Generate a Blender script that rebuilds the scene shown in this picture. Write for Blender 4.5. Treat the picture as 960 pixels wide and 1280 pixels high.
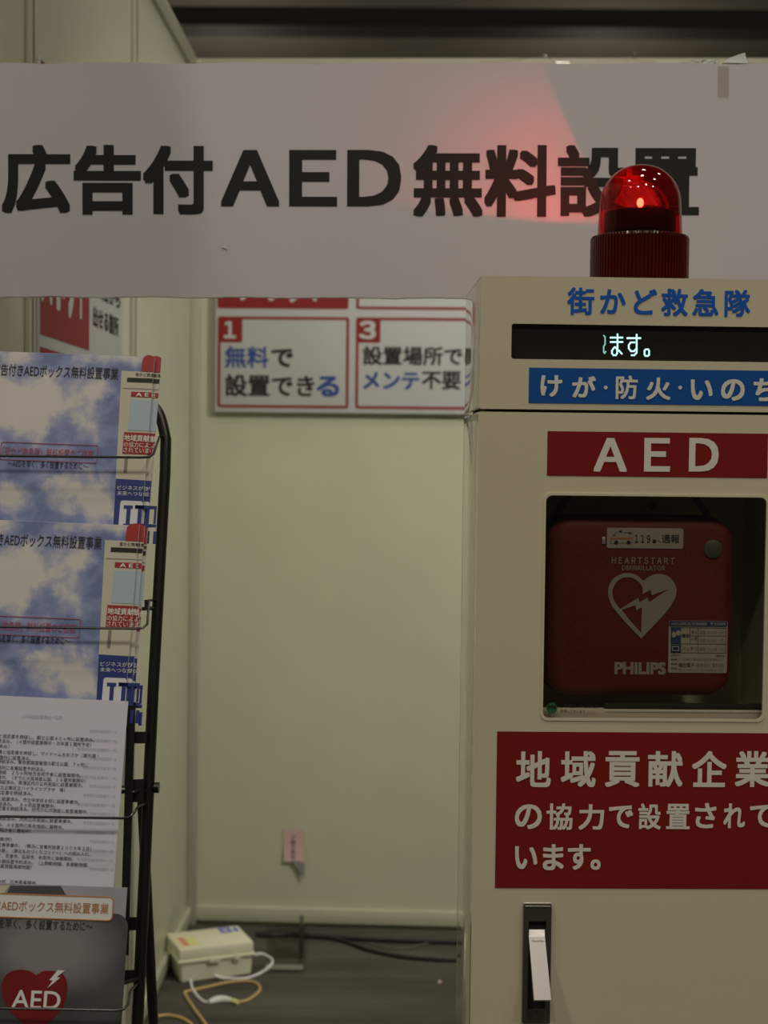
import bpy, bmesh, math, random
from mathutils import Vector, Matrix
random.seed(7)
S = bpy.context.scene
COL = S.collection
for o in list(bpy.data.objects):
    bpy.data.objects.remove(o)

# ------------------------------------------------------------------ camera
F = 1850.0                                   # focal length in pixels of the 960x1280 frame
EYE = Vector((0, 0, 1.46))
VPX, VPY, ROLL = 510.0, 576.0, 0.0120        # where the room's depth axis vanishes
ey = Vector((VPX - 480, 640 - VPY, F)).normalized()
ez = Vector((math.sin(ROLL), math.cos(ROLL), 0)); ez = (ez - ez.dot(ey) * ey).normalized()
ex = Vector((ey.y * ez.z - ey.z * ez.y, ey.z * ez.x - ey.x * ez.z, ey.x * ez.y - ey.y * ez.x))
if ex.x < 0: ex = -ex
RIGHT = Vector((ex.x, ey.x, ez.x)); UP = Vector((ex.y, ey.y, ez.y)); FWD = Vector((ex.z, ey.z, ez.z))
cam = bpy.data.cameras.new('camera'); camo = bpy.data.objects.new('camera', cam); COL.objects.link(camo)
camo.matrix_world = Matrix(((RIGHT.x, UP.x, -FWD.x, EYE.x), (RIGHT.y, UP.y, -FWD.y, EYE.y),
                            (RIGHT.z, UP.z, -FWD.z, EYE.z), (0, 0, 0, 1)))
cam.sensor_fit = 'VERTICAL'; cam.sensor_height = 17.3; cam.lens = F / 1280 * 17.3
cam.clip_start = 0.02; cam.clip_end = 200
cam.dof.use_dof = True; cam.dof.focus_distance = 1.78; cam.dof.aperture_fstop = 3.3
S.camera = camo

# ------------------------------------------------------------------ light and exposure
S.view_settings.view_transform = 'Standard'; S.view_settings.look = 'None'
S.view_settings.gamma = 1.0; S.view_settings.use_curve_mapping = False
S.view_settings.exposure = -0.58
W = bpy.data.worlds.new('hall'); S.world = W; W.use_nodes = True
W.node_tree.nodes['Background'].inputs[0].default_value = (1.0, 0.90, 0.74, 1)
W.node_tree.nodes['Background'].inputs[1].default_value = 0.05

def lamp(x, y, z, power, size, color=(1.0, 0.88, 0.72)):
    d = bpy.data.lights.new('hall_lamp', 'AREA'); d.shape = 'DISK'; d.size = size; d.energy = power; d.color = color
    o = bpy.data.objects.new('hall_lamp', d); COL.objects.link(o); o.location = (x, y, z)
    return o
for (x, y, p) in ((-3.6, -2.6, 78), (-1.2, -3.4, 78), (1.2, -2.6, 92), (3.6, -3.0, 84),
                  (-2.4, 0.3, 50), (0.4, 0.9, 54), (2.8, 0.4, 46), (0.9, 3.2, 30), (3.2, 3.4, 30)):
    lamp(x, y, 6.6, p, 0.45)
for (x, y) in ((-5.0, 14), (0.0, 13), (5.0, 14), (-3.0, 24), (3.0, 24)):     # unseen point lights added to brighten the far hall's ceiling
    d = bpy.data.lights.new('hall_fill', 'POINT'); d.energy = 75; d.color = (1.0, 0.88, 0.72); d.shadow_soft_size = 0.3
    o = bpy.data.objects.new('hall_fill', d); COL.objects.link(o); o.location = (x, y, 6.2)

# the booth's own arm spotlight, clipped up behind the hanging board and turned to the back wall
d = bpy.data.lights.new('booth_spotlight', 'SPOT'); d.energy = 190; d.color = (1.0, 0.95, 0.86); d.spot_size = math.radians(95); d.spot_blend = 1.0; d.shadow_soft_size = 0.05
o = bpy.data.objects.new('booth_spotlight', d); COL.objects.link(o); o.location = (1.45, 2.45, 2.75)
o.rotation_euler = (Vector((-0.15, 4.6, 0.95)) - o.location).to_track_quat('-Z', 'Y').to_euler()

# ------------------------------------------------------------------ frames and pixel rays
def ray(px, py):
    return (FWD * F + RIGHT * (px - 480) + UP * (640 - py)).normalized()

class Frame:
    """a flat place in the room: origin, in-plane right, in-plane up, normal towards the viewer"""
    def __init__(s, o, ax, az):
        s.o = Vector(o); s.ax = Vector(ax).normalized(); az = Vector(az)
        s.az = (az - az.dot(s.ax) * s.ax).normalized(); s.n = s.ax.cross(s.az)
    def mat(s):
        return Matrix(((s.ax.x, s.az.x, s.n.x, s.o.x), (s.ax.y, s.az.y, s.n.y, s.o.y), (s.ax.z, s.az.z, s.n.z, s.o.z), (0, 0, 0, 1)))
    def hit(s, px, py, w=0.0):
        r = ray(px, py); t = (s.o + s.n * w - EYE).dot(s.n) / r.dot(s.n)
        return EYE + r * t
    def uv(s, px, py, w=0.0):
        p = s.hit(px, py, w) - s.o
        return p.dot(s.ax), p.dot(s.az)
    def at(s, u, v, w=0.0):
        return s.o + s.ax * u + s.az * v + s.n * w
    def moved(s, u, v, w=0.0, ang=0.0):
        c, k = math.cos(ang), math.sin(ang)
        return Frame(s.at(u, v, w), s.ax * c + s.az * k, s.az * c - s.ax * k)
Z = Vector((0, 0, 1)); X = Vector((1, 0, 0)); Y = Vector((0, 1, 0))
FLOOR = Frame((0, 0, 0), X, Y)

# ------------------------------------------------------------------ materials
ILL = (0.40, 0.345, 0.275)                   # how bright the hall light makes a white surface
def lin(c):
    c /= 255.0
    return c / 12.92 if c <= 0.04045 else ((c + 0.055) / 1.055) ** 2.4
def alb(r, g, b):
    return tuple(min(0.88, max(0.004, lin(v) / i)) for v, i in zip((r, g, b), ILL))
MATS = {}
def mat(name, col, rough=0.5, metal=0.0, coat=0.0, coat_rough=0.03, spec=0.5, noise=0.0, nscale=30.0, bump=0.0, emit=None, estr=0.0, alpha=1.0):
    if name in MATS: return MATS[name]
    m = bpy.data.materials.new(name); m.use_nodes = True; nt = m.node_tree; b = nt.nodes['Principled BSDF']
    b.inputs['Base Color'].default_value = (*col, 1); b.inputs['Roughness'].default_value = rough
    b.inputs['Metallic'].default_value = metal; b.inputs['Coat Weight'].default_value = coat
    b.inputs['Coat Roughness'].default_value = coat_rough; b.inputs['Specular IOR Level'].default_value = spec
    b.inputs['Alpha'].default_value = alpha
    if coat == 1.0: b.inputs['Coat IOR'].default_value = 1.65
    if emit:
        b.inputs['Emission Color'].default_value = (*emit, 1); b.inputs['Emission Strength'].default_value = estr
    if noise or bump:
        tc = nt.nodes.new('ShaderNodeTexCoord'); n = nt.nodes.new('ShaderNodeTexNoise')
        n.inputs['Scale'].default_value = nscale; n.inputs['Detail'].default_value = 5
        nt.links.new(tc.outputs['Object'], n.inputs['Vector'])
        if noise:
            r = nt.nodes.new('ShaderNodeValToRGB')
            r.color_ramp.elements[0].position = 0.3; r.color_ramp.elements[1].position = 0.7
            r.color_ramp.elements[0].color = (*[c * (1 - noise) for c in col], 1)
            r.color_ramp.elements[1].color = (*[min(1, c * (1 + noise)) for c in col], 1)
            nt.links.new(n.outputs['Fac'], r.inputs[0]); nt.links.new(r.outputs[0], b.inputs['Base Color'])
        if bump:
            bp = nt.nodes.new('ShaderNodeBump'); bp.inputs['Strength'].default_value = bump; bp.inputs['Distance'].default_value = 0.002
            nt.links.new(n.outputs['Fac'], bp.inputs['Height']); nt.links.new(bp.outputs[0], b.inputs['Normal'])
    MATS[name] = m
    return m

def glass(name, tint, gloss=0.02, glow=0.0, ior=1.45, glowcol=(1, 0.02, 0.02)):
    m = bpy.data.materials.new(name); m.use_nodes = True; nt = m.node_tree; nt.nodes.clear()
    out = nt.nodes.new('ShaderNodeOutputMaterial'); mix = nt.nodes.new('ShaderNodeMixShader')
    fr = nt.nodes.new('ShaderNodeFresnel'); ge = nt.nodes.new('ShaderNodeNewGeometry')
    ma = nt.nodes.new('ShaderNodeMath'); ma.operation = 'MULTIPLY_ADD'; ma.inputs[1].default_value = 1 / ior - ior; ma.inputs[2].default_value = ior
    nt.links.new(ge.outputs['Backfacing'], ma.inputs[0]); nt.links.new(ma.outputs[0], fr.inputs[0])
    tr = nt.nodes.new('ShaderNodeBsdfTransparent'); tr.inputs[0].default_value = (*tint, 1)
    gl = nt.nodes.new('ShaderNodeBsdfGlossy'); gl.inputs['Roughness'].default_value = gloss
    base = tr
    if glow:
        tl = nt.nodes.new('ShaderNodeBsdfTranslucent'); tl.inputs[0].default_value = (*glowcol, 1)
        m2 = nt.nodes.new('ShaderNodeMixShader'); m2.inputs[0].default_value = glow
        nt.links.new(tr.outputs[0], m2.inputs[1]); nt.links.new(tl.outputs[0], m2.inputs[2]); base = m2
    nt.links.new(fr.outputs[0], mix.inputs[0]); nt.links.new(base.outputs[0], mix.inputs[1]); nt.links.new(gl.outputs[0], mix.inputs[2])
    nt.links.new(mix.outputs[0], out.inputs[0])
    return m

M_wall = mat('wall_panel', alb(128, 120, 94), 0.42, noise=0.02, nscale=6, spec=0.4)
M_rail = mat('aluminium_trim', alb(112, 104, 82), 0.4, noise=0.03, nscale=20)
M_groove = mat('dark_groove', alb(58, 54, 42), 0.6)
M_floor = None
M_board = mat('white_board', alb(145, 135, 128), 0.45, noise=0.025, nscale=4, bump=0.08)
M_black = mat('black_print', (0.012, 0.011, 0.011), 0.55)
M_tape = glass('clear_tape', (0.96, 0.95, 0.93), 0.15)
M_paperbit = mat('torn_paper', alb(150, 145, 130), 0.6, noise=0.1, nscale=80)
M_green = mat('green_tape', (0.06, 0.10, 0.04), 0.5)
M_cab = mat('cream_enamel', alb(153, 140, 110), 0.32, coat=1.0, coat_rough=0.012, noise=0.008, nscale=5)
M_dark = mat('black_part_and_shade', (0.02, 0.019, 0.015), 0.6)
M_inner = mat('dark_interior', (0.75, 0.71, 0.56), 0.6)
M_red = mat('red_vinyl', alb(90, 13, 10), 0.4, noise=0.03, nscale=60)
M_blue = mat('blue_vinyl', alb(10, 54, 98), 0.4, noise=0.03, nscale=60)
M_bluetx = mat('blue_lettering', alb(14, 60, 116), 0.4)
M_creamtx = mat('cream_lettering', alb(168, 156, 130), 0.4)
M_screen = mat('display_glass', (0.022, 0.020, 0.016), 0.22, coat=0.3)
M_led = mat('led_segments', (0.2, 0.3, 0.3), 0.5, emit=(0.55, 1.0, 0.95), estr=1.9)
M_leddim = mat('led_segments_dim', (0.1, 0.2, 0.2), 0.5, emit=(0.40, 1.0, 0.85), estr=0.8)
M_chrome = mat('satin_chrome', (0.95, 0.95, 0.96), 0.46, metal=0.85)
M_plate = mat('grey_handle_plate', (0.085, 0.080, 0.068), 0.35, metal=0.3)
M_case = mat('red_case_fabric', (0.165, 0.014, 0.014), 0.65, noise=0.12, nscale=180, bump=0.15)
M_casepr = mat('case_print', (0.40, 0.38, 0.33), 0.6)
M_badge = mat('grey_disc', (0.13, 0.128, 0.115), 0.4)
M_grey = mat('mid_grey', (0.25, 0.24, 0.22), 0.5)
M_rackblk = mat('black_steel', (0.011, 0.010, 0.010), 0.32, coat=0.2, coat_rough=0.2)
M_paper = mat('white_paper', alb(144, 135, 131), 0.6)
M_doc = mat('document_paper', alb(146, 138, 135), 0.6)
M_strip = mat('cream_print', alb(138, 128, 104), 0.5)
M_bredd = mat('red_print', alb(106, 22, 18), 0.5)
M_redbri = mat('bright_red_print', alb(112, 28, 22), 0.5)
M_bnavy = mat('navy_print', alb(24, 34, 74), 0.5)
M_sky = None
M_lblue = mat('pale_blue_print', alb(118, 124, 122), 0.5)
M_txt = mat('ink_black', (0.02, 0.02, 0.025), 0.6)
M_txtgrey = mat('ink_grey', (0.30, 0.28, 0.27), 0.6)
M_faint = mat('ink_faint', alb(132, 124, 121), 0.6)
M_frame = mat('red_outline', alb(120, 46, 48), 0.5)
M_orange = mat('orange_print', alb(138, 84, 40), 0.5)
M_brown = mat('brown_ink', alb(118, 72, 40), 0.5)
M_pwhite = mat('poster_white', alb(122, 116, 104), 0.5, spec=0.2)
M_rackwhite = mat('label_white', alb(152, 145, 132), 0.45)
M_docink = mat('document_ink', (0.05, 0.048, 0.05), 0.6)
M_pred = mat('poster_red', alb(88, 24, 20), 0.55, spec=0.15)
M_pblue = mat('poster_blue', alb(27, 43, 74), 0.4)
M_box = mat('cream_plastic', alb(180, 163, 120), 0.4)
M_boxdk = mat('cream_plastic_darker', alb(160, 146, 100), 0.45)  # darker cream, backing of the lid's warning label
M_ywcord = mat('ochre_cord', alb(140, 112, 64), 0.45)
M_whcord = mat('white_cord', alb(165, 160, 142), 0.4)
M_whplug = mat('white_plug', alb(200, 192, 165), 0.4)
M_cordgap = mat('black_cord_and_gap', (0.012, 0.012, 0.012), 0.4)
M_pink = mat('pink_paper', alb(132, 106, 92), 0.6)
M_pinkink = mat('purple_ink', alb(96, 66, 78), 0.6)

def sky_mat():
    m = bpy.data.materials.new('cloud_photo_print'); m.use_nodes = True; nt = m.node_tree; b = nt.nodes['Principled BSDF']
    b.inputs['Roughness'].default_value = 0.35
    tc = nt.nodes.new('ShaderNodeTexCoord')
    n = nt.nodes.new('ShaderNodeTexNoise'); n.inputs['Scale'].default_value = 27; n.inputs['Detail'].default_value = 9; n.inputs['Roughness'].default_value = 0.58; n.inputs['Distortion'].default_value = 0.25
    nt.links.new(tc.outputs['Object'], n.inputs['Vector'])
    total = None
    # puffs of cloud in the printed photograph: centre and half-size on the sheet in metres, weight
    for (cx, cy, sx, sy, wgt) in SKYBLOBS:
        mp = nt.nodes.new('ShaderNodeMapping')
        mp.inputs['Scale'].default_value = (1 / sx, 1 / sy, 0); mp.inputs['Location'].default_value = (-cx / sx, -cy / sy, 0)
        g = nt.nodes.new('ShaderNodeTexGradient'); g.gradient_type = 'SPHERICAL'
        nt.links.new(tc.outputs['Object'], mp.inputs[0]); nt.links.new(mp.outputs[0], g.inputs[0])
        mu = nt.nodes.new('ShaderNodeMath'); mu.operation = 'MULTIPLY'; mu.inputs[1].default_value = wgt
        nt.links.new(g.outputs['Fac'], mu.inputs[0])
        if total is None: total = mu
        else:
            ad = nt.nodes.new('ShaderNodeMath'); ad.operation = 'ADD'
            nt.links.new(total.outputs[0], ad.inputs[0]); nt.links.new(mu.outputs[0], ad.inputs[1]); total = ad
    ns = nt.nodes.new('ShaderNodeMath'); ns.operation = 'MULTIPLY_ADD'; ns.inputs[1].default_value = 2.3; ns.inputs[2].default_value = -1.08
    nt.links.new(n.outputs['Fac'], ns.inputs[0])
    ad = nt.nodes.new('ShaderNodeMath'); ad.operation = 'ADD'
    nt.links.new(total.outputs[0], ad.inputs[0]); nt.links.new(ns.outputs[0], ad.inputs[1])
    r = nt.nodes.new('ShaderNodeValToRGB'); e = r.color_ramp.elements
    e[0].position = 0.0; e[0].color = (*alb(76, 82, 102), 1); e[1].position = 0.75; e[1].color = (*alb(146, 136, 122), 1)
    k = r.color_ramp.elements.new(0.32); k.color = (*alb(98, 100, 116), 1)
    nt.links.new(ad.outputs[0], r.inputs[0]); nt.links.new(r.outputs[0], b.inputs['Base Color'])
    return m

# ------------------------------------------------------------------ mesh helpers
def text_mesh(body, bold=0.0, spacing=1.0, cache={}):
    key = (body, bold, spacing)
    if key in cache: return cache[key]
    if bold > 0:
        vs0, fs0 = text_mesh(body, 0.0, spacing); vs = []; fs = []
        sh = [(i, j) for i in (-1, 0, 1) for j in (-1, 0, 1)] if bold > 0.012 else [(-1, 0), (1, 0), (0, 1), (0, -1)]
        for i, j in sh:
            k = len(vs); vs += [Vector((v.x + i * bold, v.y + j * bold, 7e-6 * (k // len(vs0) + 1))) for v in vs0]; fs += [tuple(k + q for q in f) for f in fs0]
        cache[key] = (vs, fs)
        return cache[key]
    cu = bpy.data.curves.new('t', 'FONT'); cu.body = body; cu.size = 1; cu.space_character = spacing
    cu.resolution_u = 4
    o = bpy.data.objects.new('t', cu); COL.objects.link(o)
    me = bpy.data.meshes.new_from_object(o.evaluated_get(bpy.context.evaluated_depsgraph_get()))
    vs = [v.co.copy() for v in me.vertices]; fs = [tuple(p.vertices) for p in me.polygons]
    bpy.data.objects.remove(o); bpy.data.curves.remove(cu); bpy.data.meshes.remove(me)
    cache[key] = (vs, fs)
    return cache[key]

def curve_fill(loops, depth):
    """closed 2-D outlines (holes inside) filled and thickened by depth, centred on w = 0"""
    cu = bpy.data.curves.new('c', 'CURVE'); cu.dimensions = '2D'; cu.fill_mode = 'BOTH'; cu.extrude = depth / 2
    for lp in loops:
        sp = cu.splines.new('POLY'); sp.points.add(len(lp) - 1); sp.use_cyclic_u = True
        for p, q in zip(sp.points, lp): p.co = (q[0], q[1], 0, 1)
    o = bpy.data.objects.new('c', cu); COL.objects.link(o)
    me = bpy.data.meshes.new_from_object(o.evaluated_get(bpy.context.evaluated_depsgraph_get()))
    vs = [v.co.copy() for v in me.vertices]; fs = [tuple(p.vertices) for p in me.polygons]
    bpy.data.objects.remove(o); bpy.data.curves.remove(cu); bpy.data.meshes.remove(me)
    return vs, fs

def rrect(u0, v0, u1, v1, r, k=6):
    pts = []
    for cx, cy, a in ((u1 - r, v0 + r, -90), (u1 - r, v1 - r, 0), (u0 + r, v1 - r, 90), (u0 + r, v0 + r, 180)):
        for i in range(k + 1):
            t = math.radians(a + 90 * i / k); pts.append((cx + r * math.cos(t), cy + r * math.sin(t)))
    return pts

def smooth_path(pts, n=8, closed=False):
    pts = [Vector(p) for p in pts]; out = []
    for i in range(len(pts) - 1):
        p0 = pts[max(i - 1, 0)]; p1 = pts[i]; p2 = pts[i + 1]; p3 = pts[min(i + 2, len(pts) - 1)]
        for k in range(n):
            t = k / n
            out.append(0.5 * ((2 * p1) + (p2 - p0) * t + (2 * p0 - 5 * p1 + 4 * p2 - p3) * t * t + (3 * p1 - p0 - 3 * p2 + p3) * t ** 3))
    return out + [pts[-1]]

class MB:
    def __init__(s): s.v = []; s.f = []; s.m = []; s.mats = []; s.sm = []
    def mi(s, m):
        if m not in s.mats: s.mats.append(m)
        return s.mats.index(m)
    def add(s, vs, fs, m, smooth=False):
        b = len(s.v); k = s.mi(m); s.v += [Vector(v) for v in vs]
        for f in fs: s.f.append([b + i for i in f]); s.m.append(k); s.sm.append(smooth)
        return s
    def quad(s, u0, v0, u1, v1, w, m):
        return s.add([(u0, v0, w), (u1, v0, w), (u1, v1, w), (u0, v1, w)], [(0, 1, 2, 3)], m)
    def poly(s, pts, w, m):
        return s.add([(p[0], p[1], w) for p in pts], [tuple(range(len(pts)))], m)
    def box(s, u0, u1, v0, v1, w0, w1, m, bev=0.0, seg=2):
        bm = bmesh.new(); bmesh.ops.create_cube(bm, size=1)
        for v in bm.verts:
            v.co = Vector(((u0 + u1) / 2 + v.co.x * (u1 - u0), (v0 + v1) / 2 + v.co.y * (v1 - v0), (w0 + w1) / 2 + v.co.z * (w1 - w0)))
        if bev: bmesh.ops.bevel(bm, geom=bm.edges[:], offset=bev, segments=seg, affect='EDGES', profile=0.5)
        return s.bm(bm, m, bool(bev))
    def bm(s, bm, m, smooth=False):
        bm.verts.index_update(); bm.faces.ensure_lookup_table()
        s.add([v.co.copy() for v in bm.verts], [[v.index for v in f.verts] for f in bm.faces], m, smooth); bm.free(); return s
    def fill(s, loops, w, depth, m):
        vs, fs = curve_fill(loops, depth)
        return s.add([(v.x, v.y, v.z + w) for v in vs], fs, m)
    def tube(s, pts, r, m, seg=10, caps=True):
        pts = [Vector(p) for p in pts]; n = len(pts); rings = []; vs = []; fs = []
        up = None
        for i, p in enumerate(pts):
            d = (pts[min(i + 1, n - 1)] - pts[max(i - 1, 0)]).normalized()
            if up is None:
                up = Vector((0, 0, 1)) if abs(d.z) < 0.9 else Vector((1, 0, 0))
            a = (up - up.dot(d) * d).normalized(); up = a; b = d.cross(a)
            rr = r[i] if isinstance(r, (list, tuple)) else r
            for k in range(seg):
                t = 2 * math.pi * k / seg; vs.append(p + a * (rr * math.cos(t)) + b * (rr * math.sin(t)))
        for i in range(n - 1):
            for k in range(seg):
                fs.append((i * seg + k, i * seg + (k + 1) % seg, (i + 1) * seg + (k + 1) % seg, (i + 1) * seg + k))
        if caps: fs.append(tuple(range(seg))[::-1]); fs.append(tuple((n - 1) * seg + k for k in range(seg)))
        return s.add(vs, fs, m, True)
    def lathe(s, prof, m, seg=64, smooth=True, flute=None):
        """profile of (radius, height) around the local z axis; flute(angle index, i) gives a radius factor"""
        vs = []; fs = []
        for i, (r, h) in enumerate(prof):
            for k in range(seg):
                t = 2 * math.pi * k / seg; q = r * (flute(k, i) if flute else 1)
                vs.append((q * math.cos(t), q * math.sin(t), h))
        for i in range(len(prof) - 1):
            for k in range(seg):
                fs.append((i * seg + k, i * seg + (k + 1) % seg, (i + 1) * seg + (k + 1) % seg, (i + 1) * seg + k))
        return s.add(vs, fs, m, smooth)
    def text(s, body, u0, v0, u1, v1, w, m, bold=0.0, spacing=1.0):
        vs, fs = text_mesh(body, bold, spacing)
        if not vs: return s
        xa = min(v.x for v in vs); xb = max(v.x for v in vs); ya = min(v.y for v in vs); yb = max(v.y for v in vs)
        return s.add([(u0 + (v.x - xa) / (xb - xa) * (u1 - u0), v0 + (v.y - ya) / (yb - ya) * (v1 - v0), w + v.z) for v in vs], fs, m)
    def chars(s, body, u0, v0, u1, v1, w, m, bold=0.0, gap=0.15):
        """evenly pitched square characters over the whole width"""
        n = len(body); pitch = (u1 - u0) / (n - gap); cw = pitch * (1 - gap)
        for i, ch in enumerate(body):
            vs, fs = text_mesh(ch, bold)
            if not vs: continue
            k = cw / 0.92
            s.add([(u0 + i * pitch + (v.x - 0.5) * k + cw / 2, v0 + (v.y + 0.08) / 0.92 * (v1 - v0), w + v.z) for v in vs], fs, m)
        return s
    def stroke(s, pts, width, w, m, closed=False):
        pts = [Vector((p[0], p[1])) for p in pts]
        if closed: pts = pts + [pts[0]]
        h = width / 2
        for a, b in zip(pts, pts[1:]):
            d = (b - a)
            if d.length < 1e-9: continue
            d.normalize(); n = Vector((-d.y, d.x)) * h; e = d * h * 0.6
            q = [a - e + n, a - e - n, b + e - n, b + e + n]
            s.add([(p.x, p.y, w) for p in q], [(0, 1, 2, 3)], m)
        return s
    def build(s, name, parent=None, matrix=None):
        me = bpy.data.meshes.new(name); me.from_pydata([tuple(v) for v in s.v], [], s.f)
        for m in s.mats: me.materials.append(m)
        for p, k, q in zip(me.polygons, s.m, s.sm): p.material_index = k; p.use_smooth = q
        bm = bmesh.new(); bm.from_mesh(me)
        pass
        me2 = me; bm.to_mesh(me2); bm.free()
        if any(s.sm): me.set_sharp_from_angle(angle=math.radians(38))
        o = bpy.data.objects.new(name, me); COL.objects.link(o)
        if parent is not None: o.parent = parent
        if matrix is not None:
            if parent is None: o.matrix_world = matrix
            else: o.matrix_local = matrix
        return o

def fix_normals(o):
    bm = bmesh.new(); bm.from_mesh(o.data); bmesh.ops.recalc_face_normals(bm, faces=bm.faces[:]); bm.to_mesh(o.data); bm.free(); return o

def thing(name, label, cat, matrix, group=None):
    o = bpy.data.objects.new(name, None); COL.objects.link(o); o.empty_display_size = 0.05
    o.matrix_world = matrix; tag(o, label, cat, group); return o
def tag(o, label, cat, group=None):
    o['label'] = label; o['category'] = cat
    if group: o['group'] = group
    return o
def struct(o): o['kind'] = 'structure'; return o

# ------------------------------------------------------------------ the setting
WX = -0.676; BY = 4.6; WT = 2.686
CORNER = Vector((WX, BY, 0))
BYAW = math.radians(1.6)
BACK = Frame(CORNER, (math.cos(BYAW), -math.sin(BYAW), 0), Z)      # the back wall, u from the corner
LEFT = Frame((WX, 0, 0), Y, Z)                                     # the left wall, u = depth

def floor_mat():
    m = bpy.data.materials.new('grey_carpet'); m.use_nodes = True; nt = m.node_tree; b = nt.nodes['Principled BSDF']
    b.inputs['Roughness'].default_value = 0.95; b.inputs['Specular IOR Level'].default_value = 0.15
    tc = nt.nodes.new('ShaderNodeTexCoord')
    n = nt.nodes.new('ShaderNodeTexNoise'); n.inputs['Scale'].default_value = 5; n.inputs['Detail'].default_value = 3
    n2 = nt.nodes.new('ShaderNodeTexNoise'); n2.inputs['Scale'].default_value = 420; n2.inputs['Detail'].default_value = 2
    mp = nt.nodes.new('ShaderNodeMapping'); mp.inputs['Scale'].default_value = (0.35, 1.6, 1)
    nt.links.new(tc.outputs['Object'], mp.inputs[0]); nt.links.new(mp.outputs[0], n.inputs['Vector']); nt.links.new(tc.outputs['Object'], n2.inputs['Vector'])
    r = nt.nodes.new('ShaderNodeValToRGB'); r.color_ramp.elements[0].position = 0.3; r.color_ramp.elements[1].position = 0.7
    r.color_ramp.elements[0].color = (*alb(52, 47, 38), 1); r.color_ramp.elements[1].color = (*alb(72, 65, 53), 1)
    nt.links.new(n.outputs['Fac'], r.inputs[0])
    mx = nt.nodes.new('ShaderNodeMixRGB'); mx.blend_type = 'MULTIPLY'; mx.inputs[0].default_value = 0.5
    nt.links.new(r.outputs[0], mx.inputs[1]); nt.links.new(n2.outputs['Fac'], mx.inputs[2]); nt.links.new(mx.outputs[0], b.inputs['Base Color'])
    bp = nt.nodes.new('ShaderNodeBump'); bp.inputs['Strength'].default_value = 0.4; bp.inputs['Distance'].default_value = 0.003
    nt.links.new(n2.outputs['Fac'], bp.inputs['Height']); nt.links.new(bp.outputs[0], b.inputs['Normal'])
    return m
M_floor = floor_mat()
struct(MB().box(-9, 9, -8, 31, -0.1, 0, M_floor).build('floor'))
# carpet seam crossing the booth
M_hallceil = mat('hall_ceiling', (0.30, 0.275, 0.235), 0.8)
M_hallbeam = mat('hall_beam', (0.085, 0.078, 0.068), 0.7)
M_hallfar = mat('hall_far_wall', (0.33, 0.315, 0.285), 0.8, noise=0.06, nscale=0.8)
struct(MB().box(-9, 9, -8, 31, 8.35, 8.5, M_hallceil).build('ceiling'))
struct(MB().box(-9, 9, 30, 30.2, 0, 8.35, M_hallfar).build('wall_far'))
struct(MB().box(-9, 9, 21.6, 22.2, 7.73, 8.0, M_hallbeam).build('trim_1'))
struct(MB().box(-9, 9, 25.2, 25.5, 7.2, 7.3, M_hallbeam).build('trim_2'))

# booth walls: 40 mm system panels
struct(MB().box(1.63, BY + 0.04, 0, WT, -0.04, 0, M_wall).build('wall_left', None, LEFT.mat()))
struct(MB().box(0, 2.4, 0, WT, -0.04, 0, M_wall).build('wall_back', None, BACK.mat()))
ti = 3
def pole(fr, u, wdt=0.042, name=None):
    global ti
    b = MB()
    b.box(u - wdt / 2, u + wdt / 2, 0, WT, 0, 0.010, M_rail, 0.003)
    b.box(u - 0.005, u + 0.005, 0, WT, 0.008, 0.0103, M_groove)
    struct(b.build('trim_%d' % ti, None, fr.mat())); ti += 1
pole(LEFT, 3.60); pole(LEFT, 2.615); pole(LEFT, 1.66)
# corner post
struct(MB().box(BY - 0.028, BY, 0, WT, 0, 0.028, M_rail, 0.003).build('trim_%d' % ti, None, LEFT.mat())); ti += 1
pole(BACK, 0.995); pole(BACK, 1.985)
# top rails and baseboards
struct(MB().box(1.63, BY - 0.028, WT - 0.045, WT + 0.004, 0, 0.014, M_rail, 0.003).build('trim_%d' % ti, None, LEFT.mat())); ti += 1
struct(MB().box(0.014, 2.4, WT - 0.045, WT + 0.004, 0, 0.014, M_rail, 0.003).build('trim_%d' % ti, None, BACK.mat())); ti += 1
struct(MB().box(1.63, BY - 0.028, 0.012, 0.058, 0, 0.016, M_wall, 0.003).build('baseboard_left', None, LEFT.mat()))
struct(MB().box(0.028, 2.4, 0.012, 0.058, 0, 0.016, M_wall, 0.003).build('baseboard_back', None, BACK.mat()))

# ------------------------------------------------------------------ printed signs on the walls
def P(fr, px, py, w=0.0): return fr.uv(px, py, w)
def rect(fr, x0, y0, x1, y1, w=0.0):
    """local rectangle covering a photographed one"""
    xm, ym = (x0 + x1) / 2, (y0 + y1) / 2
    return fr.uv(x0, ym, w)[0], fr.uv(xm, y1, w)[1], fr.uv(x1, ym, w)[0], fr.uv(xm, y0, w)[1]

# the sign panel on the back wall
bf = BACK.moved(*BACK.uv(268, 515, 0.03), 0.03)
bf = bf.moved(0, 0, 0, -0.000)
t = thing('wall_sign', 'white sign with red outlined boxes numbered 1 and 3 on the back wall', 'sign', bf.mat())
PW = 0.96
b = MB(); b.box(0, PW, 0, 0.62, -0.029, 0, M_pwhite, 0.003)
b.build('panel', t)
def outline(b, r, th, w, m, rad=0.008):
    u0, v0, u1, v1 = r
    b.fill([rrect(u0, v0, u1, v1, rad), rrect(u0 + th, v0 + th, u1 - th, v1 - th, max(rad - th, 0.002))], w, 0.0004, m)
def box_print(name, body):
    b = MB(); body(b); return b.build(name, t)
g = 0.0008
r1 = rect(bf, 272, 396, 436, 510); r3 = (r1[2] + 0.021, r1[1], r1[2] + 0.021 + (r1[2] - r1[0]), r1[3])
ct = rect(bf, 272, 330, 436, 386); ct3 = (r3[0], ct[1], r3[2], ct[3])
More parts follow.
